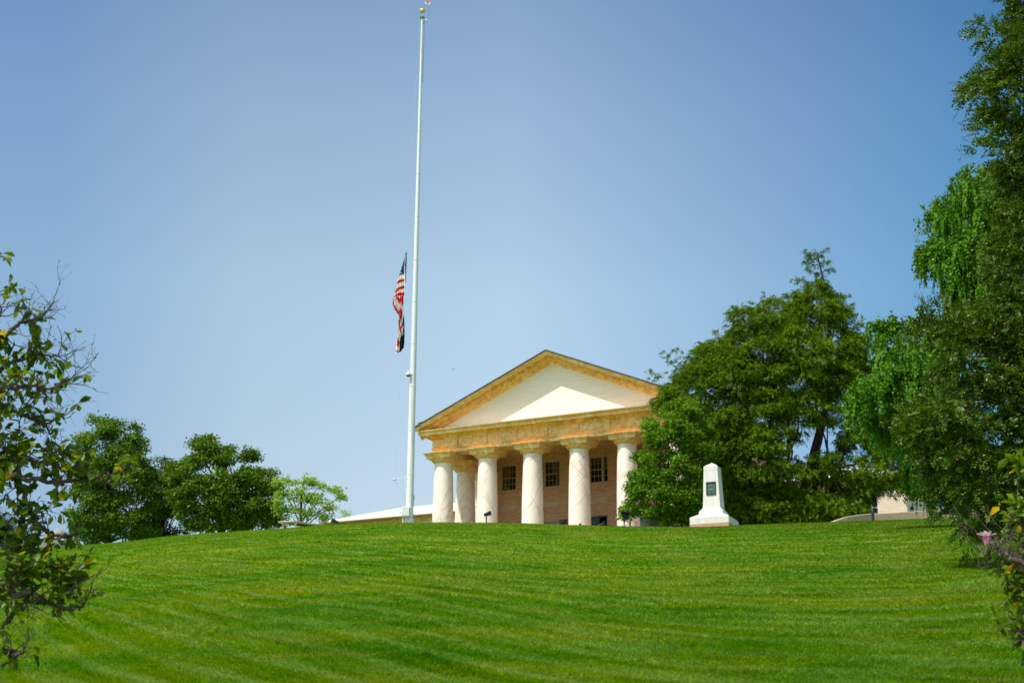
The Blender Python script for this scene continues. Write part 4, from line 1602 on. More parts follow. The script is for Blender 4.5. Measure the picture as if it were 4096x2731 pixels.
def bough_clumps(B, O, k, R3, seed, upb=.5, edge=(.55, 1.05)):
    """k clumps over the upper, outer skin of each bough; R3 = bough radii (x, y, z)"""
    r = np.random.default_rng(seed)
    n = len(B)
    sc = r.uniform(.65, 1.35, n)
    d = unit(r.normal(size=(n, k, 3)) + O[:, None] * .7 + np.array([0, 0, upb]))
    c = B[:, None] + d * np.array(R3) * sc[:, None, None] * r.uniform(*edge, (n, k, 1))
    return c.reshape(-1, 3), unit(d * .6 + O[:, None] * .6).reshape(-1, 3), np.repeat(np.arange(n), k), sc


def blob_leaves(cen, out, nleaf, rc, L, W, seed, droop=.2, accent=.0, flat=.6, up=.55):
    r = np.random.default_rng(seed)
    m = len(cen)
    c = np.repeat(cen, nleaf, 0)
    o = np.repeat(out, nleaf, 0)
    g = r.normal(size=(m * nleaf, 3)) * np.array([1, 1, flat]) * rc
    P = c + g
    Nn = unit(o * .45 + np.array([0, 0, up]) + r.normal(size=P.shape) * .55)
    A = unit(r.normal(size=P.shape) + o * .5 - np.array([0, 0, droop * 2]))
    Ls = L * r.uniform(.6, 1.25, len(P))
    t = np.zeros((len(P), 3), np.float32)
    t[:, 0] = r.uniform(0, 1, len(P))
    t[:, 1] = np.repeat(r.uniform(0, 1, m), nleaf)
    t[:, 2] = (r.uniform(0, 1, len(P)) < accent) * r.uniform(.5, 1, len(P))
    return P, A, Nn, Ls, Ls * W / L, t


def spray_leaves(start, dirs, length, nleaf, L, W, seed, sag=.0, accent=.0, spread=.9, tipscale=.6, clump=None):
    """leafy shoots: leaves two-ranked along a curved twig"""
    r = np.random.default_rng(seed)
    m = len(start)
    dirs = unit(dirs)
    ln = length * r.uniform(.6, 1.3, (m, 1))
    ref = unit(r.normal(size=(m, 3)))
    side = unit(np.cross(dirs, ref))
    tt = (np.arange(nleaf) + .5) / nleaf
    P = start[:, None, :] + dirs[:, None, :] * (ln[:, None, :] * tt[None, :, None]) - np.array([0, 0, 1.]) * sag * (tt ** 2)[None, :, None] * ln[:, None, :]
    tang = unit(dirs[:, None, :] - np.array([0, 0, 2.]) * sag * tt[None, :, None])
    sg = np.where(np.arange(nleaf) % 2 == 0, 1., -1.)
    A = unit(tang + side[:, None, :] * sg[None, :, None] * spread + r.normal(size=P.shape) * .25)
    Nn = unit(np.cross(tang, side[:, None, :]) + r.normal(size=P.shape) * .35)
    Nn = np.where(Nn[..., 2:3] < 0, -Nn, Nn)
    Ls = (L * r.uniform(.7, 1.2, (m, nleaf)) * (1 - (1 - tipscale) * tt[None, :] ** 2)).ravel()
    P, A, Nn = P.reshape(-1, 3), A.reshape(-1, 3), Nn.reshape(-1, 3)
    t = np.zeros((len(P), 3), np.float32)
    t[:, 0] = r.uniform(0, 1, len(P))
    cl = r.uniform(0, 1, m) if clump is None else clump
    t[:, 1] = np.repeat(cl, nleaf)
    t[:, 2] = (r.uniform(0, 1, len(P)) < accent) * r.uniform(.4, 1, len(P))
    return P, A, Nn, Ls, Ls * W / L, t


def cat(*a):
    return tuple(np.concatenate(q) for q in zip(*a))


def curve(a, b, bend, n=6, seed=0):
    r = np.random.default_rng(seed)
    a, b = np.asarray(a, float), np.asarray(b, float)
    ln = np.linalg.norm(b - a)
    j = r.normal(size=3) * ln * .10
    j[2] = abs(j[2]) * .3 + bend * ln
    out = []
    for i in range(n):
        t = i / (n - 1)
        out.append(a * (1 - t) + b * t + j * 4 * t * (1 - t) * .5)
    return out


def tree_skeleton(m, base, top, r0, targets, seed, fork=.25, rl=.3, twigs=None, n=7):
    """tapered trunk from base to top, limbs to targets, twigs to clumps"""
    r = np.random.default_rng(seed)
    tr = curve(base, top, .0, 9, seed)
    m.tube(tr, list(np.linspace(r0, r0 * .28, 9)), 10)
    for k, q in enumerate(targets):
        h = r.uniform(fork, .85)
        i = h * 8
        p = tr[int(i)] * (1 - (i % 1)) + tr[min(int(i) + 1, 8)] * (i % 1)
        rr = r0 * (1 - .72 * h) * rl * r.uniform(1.0, 1.6)
        m.tube(curve(p, q, .08, 6, seed + k + 1), list(np.linspace(rr, rr * .25, 6)), 6, caps=False)
    if twigs is not None:
        for k, (a, b, rr) in enumerate(twigs):
            m.tube(curve(a, b, .05, 4, seed + 500 + k), [rr, rr * .7, rr * .45, rr * .2], 4, caps=False)


def broad_tree(name, label, lobes, dist, base, r0, nclump, nleaf, rc, L, W, mat, bark, seed, group=None, accent=.0, shell=(.72, 1.), ntwig=120, core=0, cat_='tree', droop=.2, trunks=1, sub=7):
    b = at(base[0], base[1], dist)
    bz = float(ground(b[0], b[1])) - .2
    t = thing(name, label, cat_, (b[0], b[1], bz), 0, group)
    off = np.array([b[0], b[1], bz])
    lobes = [(l[0], l[1], l[2] * 1.06, l[3] * 1.06) + tuple(l[4:]) for l in lobes]
    cen, out, idx = lobe_pts(lobes, dist, nclump, shell, seed, sub)
    ok = cen[:, 2] > ground(cen[:, 0], cen[:, 1]) + .15
    cen, out, idx = cen[ok], out[ok], idx[ok]
    arr = blob_leaves(cen, out, nleaf, rc, L, W, seed + 1, droop, accent)
    if core:
        c2, o2, _ = lobe_pts(lobes, dist, core, (.0, .7), seed + 9)
        arr = cat(arr, blob_leaves(c2, o2, nleaf, rc * 1.4, L * 1.2, W * 1.2, seed + 3, droop))
    ok = arr[0][:, 2] > ground(arr[0][:, 0], arr[0][:, 1]) + .05
    arr = tuple(q[ok] for q in arr)
    # uneven outline: a few shoots stand out of the crown
    leaves_obj('crown', *arr, mat, t, off)
    lc = [at(l[0], l[1], dist + (l[4] if len(l) > 4 else 0)) for l in lobes]
    topc = lc[int(np.argmax([c[2] for c in lc]))]
    m = MB(off)
    r = np.random.default_rng(seed + 4)
    tw = []
    for i in r.choice(len(cen), min(ntwig, len(cen)), replace=False):
        tw.append((lc[idx[i]], cen[i], r0 * .10))
    for k in range(trunks):
        bb = np.array([b[0] + (k - (trunks - 1) / 2) * r0 * 5, b[1] + r.uniform(-1, 1) * r0 * 3 * (trunks > 1), bz])
        tgt = lc[k::trunks]
        tc = topc if trunks == 1 else (tgt[int(np.argmax([c[2] for c in tgt]))] if tgt else topc)
        tree_skeleton(m, bb, tc, r0, tgt, seed + 20 + k, twigs=tw if k == 0 else None)
    m.build('trunk', bark, t, True)
    return t


def sil_tree(name, label, poly, dist, base, r0, n, thick, rb, k, nleaf, rc, L, W, mat, bark, seed, group=None, accent=0., flat=.6, trunks=1, ntwig=120, cat_='tree', rmin=None, dens=None, droop=.25, upb=.5, up=.55, hs=30., hole=-.12):
    b = at(base[0], base[1], dist)
    bz = float(ground(b[0], b[1])) - .2
    off = np.array([b[0], b[1], bz])
    t = thing(name, label, cat_, off, 0, group)
    if dens is None:
        def dens(x, y):
            v = np.array([mnoise.noise(Vector((a_ / hs, b_ / (hs * .75), seed * .37))) for a_, b_ in zip(x, y)])
            return np.where(v > hole, 1., .08)
    B, O = sil_boughs(poly, dist, n, thick, seed, rmin or rb * .6, dens, margin=rb * .42)
    cen, out, idx, sc = bough_clumps(B, O, k, (rb, rb, rb * flat), seed + 1, upb)
    bt = np.random.default_rng(seed + 5).uniform(0, 1, len(B))
    arr = blob_leaves(cen, out, nleaf, rc, L, W, seed + 2, droop, accent, up=up)
    arr[5][:, 1] = np.repeat(.65 * bt[idx] + .35 * arr[5][::nleaf, 1], nleaf)
    ok = arr[0][:, 2] > ground(arr[0][:, 0], arr[0][:, 1]) + .04
    arr = tuple(q[ok] for q in arr)
    leaves_obj('crown', *arr, mat, t, off)
    m = MB(off)
    r = np.random.default_rng(seed + 4)
    xs = [p[0] for p in poly]
    ys = [p[1] for p in poly]
    for q in range(trunks):
        bb = off + np.array([(q - (trunks - 1) / 2) * r0 * 5, r.uniform(-1, 1) * r0 * 3 * (trunks > 1), 0])
        tx = base[0] * .4 + .6 * (min(xs) + max(xs)) / 2 + (q - (trunks - 1) / 2) * (max(xs) - min(xs)) * .3
        tp = at(tx, min(ys) + (max(ys) - min(ys)) * .22, dist)
        tgt = list(B[q::trunks][:: max(1, len(B) // (45 * trunks))])
        tree_skeleton(m, bb, tp, r0, tgt, seed + 20 + q)
    pick = r.choice(len(cen), min(ntwig, len(cen)), replace=False)
    for i in pick:
        m.tube(curve(B[idx[i]], cen[i], .05, 4, int(i)), [r0 * .09, r0 * .07, r0 * .05, r0 * .02], 4, caps=False)
    m.build('trunk', bark, t, True)
    return t


# left background trees
T1 = [(172, 1025), (190, 1000), (186, 975), (205, 972), (225, 960), (250, 968), (268, 960), (292, 968), (318, 982), (326, 1005), (322, 1022), (345, 1045), (352, 1075), (362, 1100), (372, 1140), (362, 1180), (350, 1236), (300, 1240), (262, 1236), (200, 1245), (172, 1215), (160, 1175), (176, 1140), (185, 1110), (176, 1085), (190, 1065)]
sil_tree('maple_tree', 'tallest dark green tree, leftmost of the row behind the left crest', T1, 104, (255, 1240), .30, 150, 2.4, .58, 12, 22, .24, .20, .14, MAPLE, M['bark'], 11, 'trees behind the left crest', ntwig=260)
T2 = [(335, 1072), (360, 1056), (388, 1060), (405, 1085), (425, 1130), (425, 1180), (425, 1226), (360, 1236), (315, 1238), (310, 1190), (325, 1150), (325, 1100)]
sil_tree('slender_tree', 'narrow mid green tree between the two large trees on the left', T2, 108, (380, 1240), .18, 75, 1.4, .50, 11, 20, .24, .19, .12, MAPLE_DARK, M['bark'], 21, 'trees behind the left crest', ntwig=80)
T3 = [(393, 1045), (412, 1036), (420, 1024), (455, 1016), (468, 1008), (488, 1008), (496, 1030), (512, 1036), (530, 1022), (552, 1024), (568, 1035), (584, 1062), (604, 1082), (628, 1092), (640, 1118), (632, 1136), (652, 1160), (648, 1196), (618, 1208), (600, 1200), (580, 1218), (540, 1214), (500, 1226), (480, 1232), (440, 1224), (404, 1230), (410, 1190), (400, 1150), (392, 1100), (402, 1075)]
sil_tree('maple_tree', 'wide round green tree, right of the pair of large trees on the left crest', T3, 100, (520, 1235), .34, 175, 2.4, .56, 12, 22, .22, .19, .14, MAPLE, M['bark'], 31, 'trees behind the left crest', accent=.004, ntwig=300)
broad_tree('sapling_tree', 'airy lime green small tree with open branches by the stone table', [(662, 1106, 24, 12), (698, 1100, 26, 12), (738, 1114, 22, 12), (768, 1128, 14, 8), (785, 1140, 8, 5), (655, 1140, 22, 16), (690, 1140, 28, 18), (725, 1150, 26, 16), (760, 1165, 20, 12), (665, 1175, 24, 16), (705, 1180, 28, 14), (745, 1185, 24, 12), (640, 1110, 12, 9), (640, 1165, 14, 16)],
           96, (700, 1215), .15, 200, 22, .17, .19, .12, LIME, M['bark'], 41, None, accent=.05, shell=(.5, 1.), ntwig=220, trunks=1, sub=4)
broad_tree('shrub', 'tiny pale green treetop peeping over the left wing roof', [(795, 1176, 7, 6), (790, 1190, 8, 8)], 120, (792, 1215), .06, 16, 20, .16, .16, .10, LIME, M['bark'], 45, ntwig=8, cat_='shrub', sub=0)
broad_tree('pine_tree', 'dark conifer with drooping boughs at the far left edge', [(-10, 1200, 30, 14), (8, 1215, 24, 9), (-5, 1230, 34, 12), (22, 1236, 16, 6), (-20, 1180, 20, 14), (10, 1245, 26, 8)],
           92, (-15, 1260), .2, 220, 40, .22, .16, .05, leaf_mat('pine_needles', (.012, .03, .008), (.04, .075, .02)), M['bark'], 51, ntwig=40, core=20, sub=0)
T4 = [(2090, 1110), (2120, 1060), (2180, 1030), (2240, 1010), (2300, 1030), (2352, 1040), (2400, 1100), (2400, 1190), (2080, 1195)]
sil_tree('maple_tree', 'mid green tree behind the ochre outbuilding on the right', T4, 150, (2220, 1200), .3, 90, 3, 1.3, 12, 26, .5, .32, .2, MAPLE, M['bark'], 61, ntwig=40)
T5 = [(1478, 1000), (1490, 962), (1520, 940), (1545, 930), (1580, 925), (1605, 950), (1625, 975), (1640, 1020), (1640, 1060), (1618, 1100), (1625, 1140), (1600, 1200), (1540, 1206), (1440, 1206), (1434, 1165), (1446, 1130), (1444, 1105), (1462, 1075), (1458, 1050), (1474, 1030)]
sil_tree('bushy_tree', 'bright green bushy tree beside the rightmost visible column', T5, 80.5, (1530, 1205), .2, 190, 2.0, .38, 13, 22, .15, .14, .11, VINE, M['bark2'], 71, ntwig=120, flat=.7)


def cedar():
    dist = 85.0
    b = at(1790, 1205, dist)
    bz = float(ground(b[0], b[1])) - .2
    off = np.array([b[0], b[1], bz])
    t = thing('cedar_tree', 'huge spreading dark cedar with a thin spire behind the obelisk', 'tree', off)
    r = np.random.default_rng(80)
    CP = [(1538, 872), (1550, 852), (1562, 850), (1576, 828), (1592, 836), (1608, 815), (1625, 790), (1652, 768), (1676, 772), (1684, 722), (1712, 705), (1735, 728), (1752, 692), (1782, 694), (1795, 712), (1822, 694), (1842, 664), (1858, 640), (1876, 628), (1892, 644), (1908, 668), (1930, 688), (1944, 720), (1968, 735), (1972, 765), (1990, 785), (1984, 830), (1996, 858), (1985, 900), (1996, 950), (1990, 990), (2030, 1025), (2050, 1060), (2072, 1085), (2078, 1120), (2050, 1142), (2015, 1138), (1990, 1150), (1975, 1168), (1930, 1172), (1905, 1186), (1850, 1192), (1760, 1200), (1700, 1196), (1640, 1202), (1590, 1200), (1580, 1150), (1600, 1100), (1580, 1050), (1550, 980), (1528, 952), (1518, 935), (1534, 902)]

    def dn(x, y):      # the shaded hollow where the stems show
        h = np.exp(-(((x - 1850) / 105) ** 2 + ((y - 1040) / 90) ** 2))
        return 1 - .80 * h
    B, O = sil_boughs(CP, dist, 420, 3.6, 81, .46, dn, margin=.85)
    B3, O3 = sil_boughs([(1628, 1150), (1985, 1146), (1972, 1172), (1900, 1192), (1860, 1200), (1640, 1208)], dist - 1, 55, 2.2, 88, .5)
    B, O = np.vstack([B, B3]), np.vstack([O, O3])
    lobes = []
    cen, out, idx, sc = bough_clumps(B, O, 18, (.85, .85, .42), 83, .55)
    k = 7
    st, dr = [], []
    for j in range(k):
        st.append(cen + r.normal(size=cen.shape) * np.array([.16, .16, .08]))
        dr.append(out * np.array([1, 1, .4]) + r.normal(size=cen.shape) * .5 - np.array([0, 0, .12]))
    bt = r.uniform(0, 1, len(B))
    clump = .7 * bt[idx] + .3 * r.uniform(0, 1, len(cen))
    arr = spray_leaves(np.vstack(st), np.vstack(dr), .36, 8, .15, .078, 82, sag=.45, accent=.01, spread=.7, clump=np.tile(clump, k))
    # thin spire
    sp, sd = [], []
    boughs = []
    for y, xl, xr in [(577, 1846, 1896), (588, 1852, 1890), (601, 1848, 1904), (620, 1855, 1908), (642, 1824, 1884), (650, 1852, 1898), (661, 1848, 1897), (678, 1822, 1882), (695, 1817, 1918), (708, 1830, 1910), (722, 1812, 1928), (735, 1822, 1935)]:
        c0 = at(1871, y + 8, dist)
        for xe in (xl, xr):
            e = at(xe, y, dist + r.normal() * .5)
            boughs.append((c0, e))
            for q in range(int(6 + np.linalg.norm(e - c0) * 16)):
                f_ = r.uniform(.25, 1.0)
                sp.append(c0 + (e - c0) * f_ + r.normal(size=3) * np.array([.06, .10, .07]))
                sd.append((e - c0) / np.linalg.norm(e - c0) * .6 + r.normal(size=3) * .45)
        for q in range(3):      # boughs towards and away from the viewer
            aa = r.uniform(0, 2 * PI)
            e = c0 + np.array([math.cos(aa) * .5, math.sin(aa), .15]) * (xr - xl) * .5 * dist / 3267
            boughs.append((c0, e))
            for _ in range(5):
                sp.append(c0 + (e - c0) * r.uniform(.4, 1) + r.normal(size=3) * .05)
                sd.append((e - c0) + r.normal(size=3) * .4)
    sp, sd = np.array(sp), np.array(sd)
    arr = cat(arr, spray_leaves(sp, sd, .28, 9, .13, .06, 84, sag=.45))
    # ragged leaders on the outline
    tips = [(1505, 858), (1535, 815), (1560, 808), (1652, 762), (1700, 705), (1722, 702), (1760, 680), (1780, 690), (1820, 700), (1930, 690), (1950, 705), (1972, 735), (1990, 775), (2005, 835), (1508, 932)]
    sp, sd = [], []
    for x, y in tips:
        for q in range(22):
            f_ = r.uniform(-.25, 1)
            sp.append(at(x + r.normal() * 6 + (1760 - x) * .10 * f_, y + 4 + 44 * f_, dist + r.normal() * .5))
            sd.append([r.normal() * .5 + (x - 1760) * .001, r.normal() * .4, .35])
    sp = np.array(sp)
    arr = cat(arr, spray_leaves(np.repeat(sp, 2, 0), np.repeat(np.array(sd), 2, 0) + r.normal(size=(len(sp) * 2, 3)) * .25, .36, 8, .16, .07, 86, sag=.3, accent=.05))
    ok = arr[0][:, 2] > ground(arr[0][:, 0], arr[0][:, 1]) + .03
    arr = tuple(q[ok] for q in arr)
    leaves_obj('crown', *arr, CEDAR, t, off)
    m = MB(off)
    lc = list(B[::4])
    for p_, q_ in boughs:
        m.tube(curve(p_, q_, .03, 4, 1), [.03, .022, .014, .006], 4, caps=False)
    # several stems
    stems = [((1790, 1205), (1876, 580), .30), ((1815, 1205), (1930, 800), .24), ((1760, 1205), (1700, 860), .22), ((1850, 1205), (1850, 800), .22), ((1870, 1200), (1960, 900), .18), ((1735, 1205), (1640, 960), .16), ((1725, 1205), (1690, 1150), .12), ((1800, 1205), (1770, 820), .22), ((1835, 1205), (1815, 900), .16), ((1890, 1203), (1900, 950), .15), ((1910, 1203), (1930, 1000), .12)]
    for k, (p, q, r0) in enumerate(stems):
        a = at(*p, dist + r.uniform(-1.2, 1.2))
        a[2] = float(ground(a[0], a[1])) - .2
        e = at(*q, dist + r.uniform(-.8, .8)) if k else at(*q, dist)
        m.tube(curve(a, e, .0, 10, 90 + k), list(np.linspace(r0, r0 * .12, 10)), 8)
    cen2 = [at(1815, 1000, dist), at(1760, 900, dist), at(1880, 900, dist), at(1720, 1050, dist), at(1900, 1050, dist)]
    for k, c in enumerate(lc):
        s_ = min(cen2, key=lambda z: np.linalg.norm(z - c))
        m.tube(curve(s_ - np.array([0, 0, .8]), c, .05, 6, 130 + k), list(np.linspace(.09, .025, 6)), 6, caps=False)
    pick = r.choice(len(cen), 300, replace=False)
    for i in pick:
        m.tube(curve(B[idx[i]], cen[i] + out[i] * .1, .03, 4, int(i)), [.028, .02, .014, .006], 4, caps=False)
    m.build('trunk', M['barkred'], t, True)


cedar()


def weeping():
    dist = 46.0
    b = at(2330, 1215, dist)
    bz = float(ground(b[0], b[1])) - .2
    off = np.array([b[0], b[1], bz])
    t = thing('weeping_tree', 'bright green weeping tree with hanging leafy strands, half hidden on the right', 'tree', off)
    r = np.random.default_rng(140)
    limbs = [
        ([(2330, 900), (2270, 800), (2180, 760), (2100, 745), (2040, 740), (2012, 752)], .6, 150),
        ([(2330, 900), (2240, 800), (2190, 780), (2140, 790), (2100, 800), (2070, 780)], .9, 120),
        ([(2320, 950), (2220, 880), (2120, 850), (2040, 850), (1990, 880), (1968, 915)], .8, 260),
        ([(2320, 950), (2220, 900), (2130, 905), (2070, 930), (2030, 960)], .9, 200),
        ([(2320, 1000), (2230, 960), (2150, 960), (2100, 990), (2085, 1020)], 1.1, 200),
        ([(2320, 1040), (2230, 1030), (2160, 1040), (2120, 1060), (2100, 1080)], .9, 200),
        ([(2330, 800), (2290, 640), (2240, 560), (2190, 500), (2160, 470), (2150, 478)], .8, 150),
        ([(2330, 700), (2290, 560), (2250, 470), (2220, 420), (2208, 395)], .7, 130),
        ([(2330, 800), (2280, 640), (2210, 580), (2160, 560), (2130, 565), (2118, 590)], .7, 170),
        ([(2330, 760), (2300, 620), (2260, 560), (2230, 545), (2205, 560)], 1.5, 260),
        ([(2330, 640), (2310, 520), (2280, 470), (2250, 470)], 1.7, 160),
        ([(2340, 800), (2300, 700), (2260, 650), (2220, 650), (2190, 660)], 1.2, 200),
    ]
    m = MB(off)
    base = np.array([b[0], b[1], bz])
    top = at(2345, 560, dist + 1)
    tr = curve(base, top, 0, 9, 3)
    m.tube(tr, list(np.linspace(.32, .06, 9)), 10)
    st, dr, ln = [], [], []
    for k, (pl, hang, n) in enumerate(limbs):
        dd = r.uniform(-1.5, 1.5)
        pts = [at(x, y, dist + dd * i / 3 + r.normal() * .15) for i, (x, y) in enumerate(pl)]
        pts[0] = min(tr, key=lambda q: abs(q[2] - pts[0][2])).copy()
        seg = np.array(pts)
        # smooth
        tt = np.linspace(0, len(seg) - 1, 24)
        sm = np.stack([np.interp(tt, np.arange(len(seg)), seg[:, c]) for c in range(3)], 1)
        for _ in range(3):
            sm[1:-1] = (sm[:-2] + sm[1:-1] * 2 + sm[2:]) / 4
        m.tube(list(sm), list(np.linspace(.07, .012, 24)), 6, caps=False)
        for q in range(n):
            s_ = r.uniform(.22, 1) ** .8 * 23
            i = min(int(s_), 22)
            p = sm[i] * (1 - s_ % 1) + sm[i + 1] * (s_ % 1)
            p = p + r.normal(size=3) * np.array([.22, .45, .12])
            st.append(p)
            dr.append([r.normal() * .35, r.normal() * .35, r.uniform(-.3, .25)])
            ln.append(hang * r.uniform(.25, 1.2))
    st, dr, ln = np.array(st), unit(np.array(dr)), np.array(ln)
    # strands: start outward, then hang down
    out = None
    nseg = 26
    tt = (np.arange(nseg) + .5) / nseg
    P = st[:, None] + dr[:, None] * (.28 * (1 - np.exp(-3 * tt)))[None, :, None] * np.minimum(ln, 1)[:, None, None]
    P[..., 2] -= (ln[:, None] * tt[None] ** 1.15)
    P += r.normal(size=P.shape) * .035
    P = P.reshape(-1, 3)
    n = len(P)
    A = unit(r.normal(size=(n, 3)) * .8 + np.array([0, 0, -.7]))
    Nn = unit(r.normal(size=(n, 3)) + np.array([-.3, -.5, .6]))
    L = .115 * r.uniform(.6, 1.25, n)
    tint = np.zeros((n, 3), np.float32)
    tint[:, 0] = r.uniform(0, 1, n)
    tint[:, 1] = np.repeat(r.uniform(0, 1, len(st)), nseg)
    arr = (P, A, Nn, L, L * .72, tint)
    # hanging tassels fill the rest of the crown
    PU = [(2116, 600), (2134, 562), (2156, 528), (2148, 482), (2174, 448), (2206, 402), (2240, 384), (2300, 360), (2352, 330), (2400, 330), (2400, 900), (2300, 860), (2250, 770), (2222, 745), (2186, 690), (2165, 655), (2135, 640)]
    PL = [(1962, 940), (1978, 898), (2000, 880), (2008, 830), (1996, 780), (2002, 748), (2030, 742), (2058, 764), (2082, 762), (2130, 757), (2170, 782), (2210, 830), (2230, 900), (2220, 1000), (2200, 1110), (2160, 1130), (2120, 1130), (2096, 1110), (2085, 1080), (2075, 1040), (2040, 1000), (2000, 1000), (1976, 960)]
    for q, (pl, nb) in enumerate(((PU, 210), (PL, 170))):
        B, O = sil_boughs(pl, dist, nb, 1.7, 150 + q, .26, margin=.25)
        cen, o, bi, sc = bough_clumps(B, O, 9, (.20, .20, .20), 155 + q, .0)
        bt = r.uniform(0, 1, len(B))
        dn = np.array([0, 0, -1.]) + r.normal(size=cen.shape) * .12 + O[bi] * .12
        arr = cat(arr, spray_leaves(cen, dn, .70, 26, .115, .09, 157 + q, sag=.1, spread=.9, clump=.6 * bt[bi] + .4 * r.uniform(0, 1, len(cen))))
    leaves_obj('crown', *arr, WEEP, t, off)
    for i in r.choice(len(st), 260, replace=False):
        a = st[i]
        e = a + dr[i] * .25 * min(ln[i], 1) - np.array([0, 0, ln[i] * .9])
        m.tube([a, (a + e) / 2 + dr[i] * .1, e], [.012, .008, .003], 4, caps=False)
    m.build('trunk', M['bark2'], t, True)


weeping()


def dark_tree():
    dist = 24.0
    b = at(2620, 1380, dist)
    bz = float(ground(b[0], b[1])) - .2
    off = np.array([b[0], b[1], bz])
    t = thing('leafy_tree', 'tall dark tree with small leaves filling the right edge of the view', 'tree', off)
    r = np.random.default_rng(160)
    DP = [(2318, -40), (2330, 20), (2318, 48), (2290, 62), (2262, 58), (2256, 92), (2268, 120), (2258, 160), (2232, 190), (2206, 206), (2228, 240), (2252, 265), (2236, 290), (2250, 318), (2216, 345), (2240, 372), (2262, 400), (2300, 420), (2296, 500), (2275, 560), (2262, 640), (2240, 690), (2214, 735), (2180, 722), (2150, 705), (2116, 704), (2108, 735), (2128, 782), (2098, 790), (2072, 800), (2080, 832), (2112, 852), (2084, 885), (2100, 930), (2066, 975), (2086, 1010), (2118, 1050), (2128, 1100), (2158, 1140), (2186, 1165), (2160, 1195), (2190, 1220), (2200, 1258), (2212, 1322), (2234, 1300), (2252, 1240), (2288, 1210), (2345, 1235), (2420, 1270), (2440, 1100), (2440, -40)]
    def holes(x, y):
        v = np.array([mnoise.noise(Vector((a_ / 55., b_ / 42., 3.7))) for a_, b_ in zip(x, y)])
        return np.where((v > -.04) | (x > 2325), 1., .06)
    B, O = sil_boughs(DP, dist, 460, 1.5, 161, .18, holes, margin=.32)
    B2, O2 = sil_boughs([(2440, -150), (2440, 1290), (2560, 1300), (2700, 1100), (2720, 100), (2600, -200)], dist, 130, 1.8, 163, .4)
    B, O = np.vstack([B, B2]), np.vstack([O, O2])
    cen, out, idx, sc = bough_clumps(B, O, 15, (.20, .24, .13), 164, .35)
    bt = r.uniform(0, 1, len(B))
    k = 2
    st = np.repeat(cen, k, 0) + r.normal(size=(len(cen) * k, 3)) * .04
    dr = np.repeat(out, k, 0) * np.array([1, 1, .4]) + r.normal(size=st.shape) * .45 + np.array([-.05, 0, -.05])
    clump = np.repeat(.65 * bt[idx] + .35 * r.uniform(0, 1, len(cen)), k)
    arr = spray_leaves(st, dr, .26, 11, .074, .043, 162, sag=.25, accent=.02, spread=.85, clump=clump)
    # upright feathery shoots on the outline
    sp, sd = [], []
    for (x, y, n, dx, dy) in [(2330, 0, 8, -1, .5), (2255, 70, 10, -.2, 1), (2275, 60, 8, .1, 1), (2205, 210, 12, -1, .3), (2225, 290, 8, -1, .2), (2215, 350, 8, -1, .1), (2240, 420, 8, -1, -.1), (2110, 708, 10, -.3, 1), (2128, 700, 10, 0, 1), (2150, 700, 10, .1, 1), (2180, 712, 8, .2, 1), (2060, 790, 10, -.3, 1), (2075, 780, 8, 0, 1), (2100, 800, 8, 0, 1),
                              (2215, 1300, 12, -.1, -1), (2195, 1290, 8, -.2, -1), (2140, 1205, 10, -1, -.1), (2180, 1240, 8, -.6, -.5), (2300, 1240, 8, .1, -1)]:
        for q in range(n):
            sp.append(at(x + r.normal() * 5 + (24 if x < 2300 and y > 150 else 12), y + r.normal() * 7 + 8 * dy - (14 if y > 1200 else 0), dist + r.normal() * .3))
            sd.append([dx + r.normal() * .3, r.normal() * .3, dy + r.normal() * .2])
    arr = cat(arr, spray_leaves(np.array(sp), np.array(sd), .30, 14, .052, .026, 166, sag=.1, spread=.6, accent=.02))
    leaves_obj('crown', *arr, BEECH, t, off)
    m = MB(off)
    top = at(2560, -200, dist)
    tr = curve([b[0], b[1], bz], top, 0, 9, 7)
    m.tube(tr, list(np.linspace(.30, .08, 9)), 12)
    lc = list(B[::9])
    for kx, c in enumerate(lc):
        j = int(np.argmin([abs(q[2] - (c[2] - .8)) for q in tr]))
        m.tube(curve(tr[j], c, .10, 8, 200 + kx), list(np.linspace(.055, .010, 8)), 6, caps=False)
    for i in r.choice(len(cen), 500, replace=False):
        m.tube(curve(B[idx[i]], cen[i] + out[i] * .05, .04, 4, int(i)), [.010, .007, .005, .002], 4, caps=False)
    m.build('trunk', M['bark2'], t, True)


dark_tree()


# ------------------------------------------------------------------ magnolias
def big_leaf(P, A, Nn, L, W, curl, tint):
    """obovate magnolia leaves, 3 segments along a drooping midrib, folded: 8 vertices, 6 quads/tris"""
    n = len(P)
    A = unit(A)
    Sd = unit(np.cross(A, Nn))
    N2 = np.cross(Sd, A)
    ts = [0, .3, .68, 1.0]
    ws = [.04, .62, 1.0, .0]
    L = L[:, None]
    W = W[:, None]
    rows = []
    for t_, w_ in zip(ts, ws):
        c = P + A * L * t_ - N2 * (curl[:, None] * L * t_ * t_) 
        rows.append((c, c + Sd * W * w_ * .5 + N2 * W * w_ * .16, c - Sd * W * w_ * .5 + N2 * W * w_ * .16))
    V = np.stack([rows[0][0], rows[1][0], rows[1][1], rows[1][2], rows[2][0], rows[2][1], rows[2][2], rows[3][0]], 1).reshape(-1, 3)
    i = np.arange(n)[:, None] * 8
    tri = [(0, 2, 1), (0, 1, 3), (1, 2, 5), (1, 5, 4), (1, 4, 6), (1, 6, 3), (4, 5, 7), (4, 7, 6)]
    T = np.concatenate([np.hstack([i + a, i + b, i + c]) for a, b, c in tri])
    return V, T, np.repeat(tint, 8, 0)


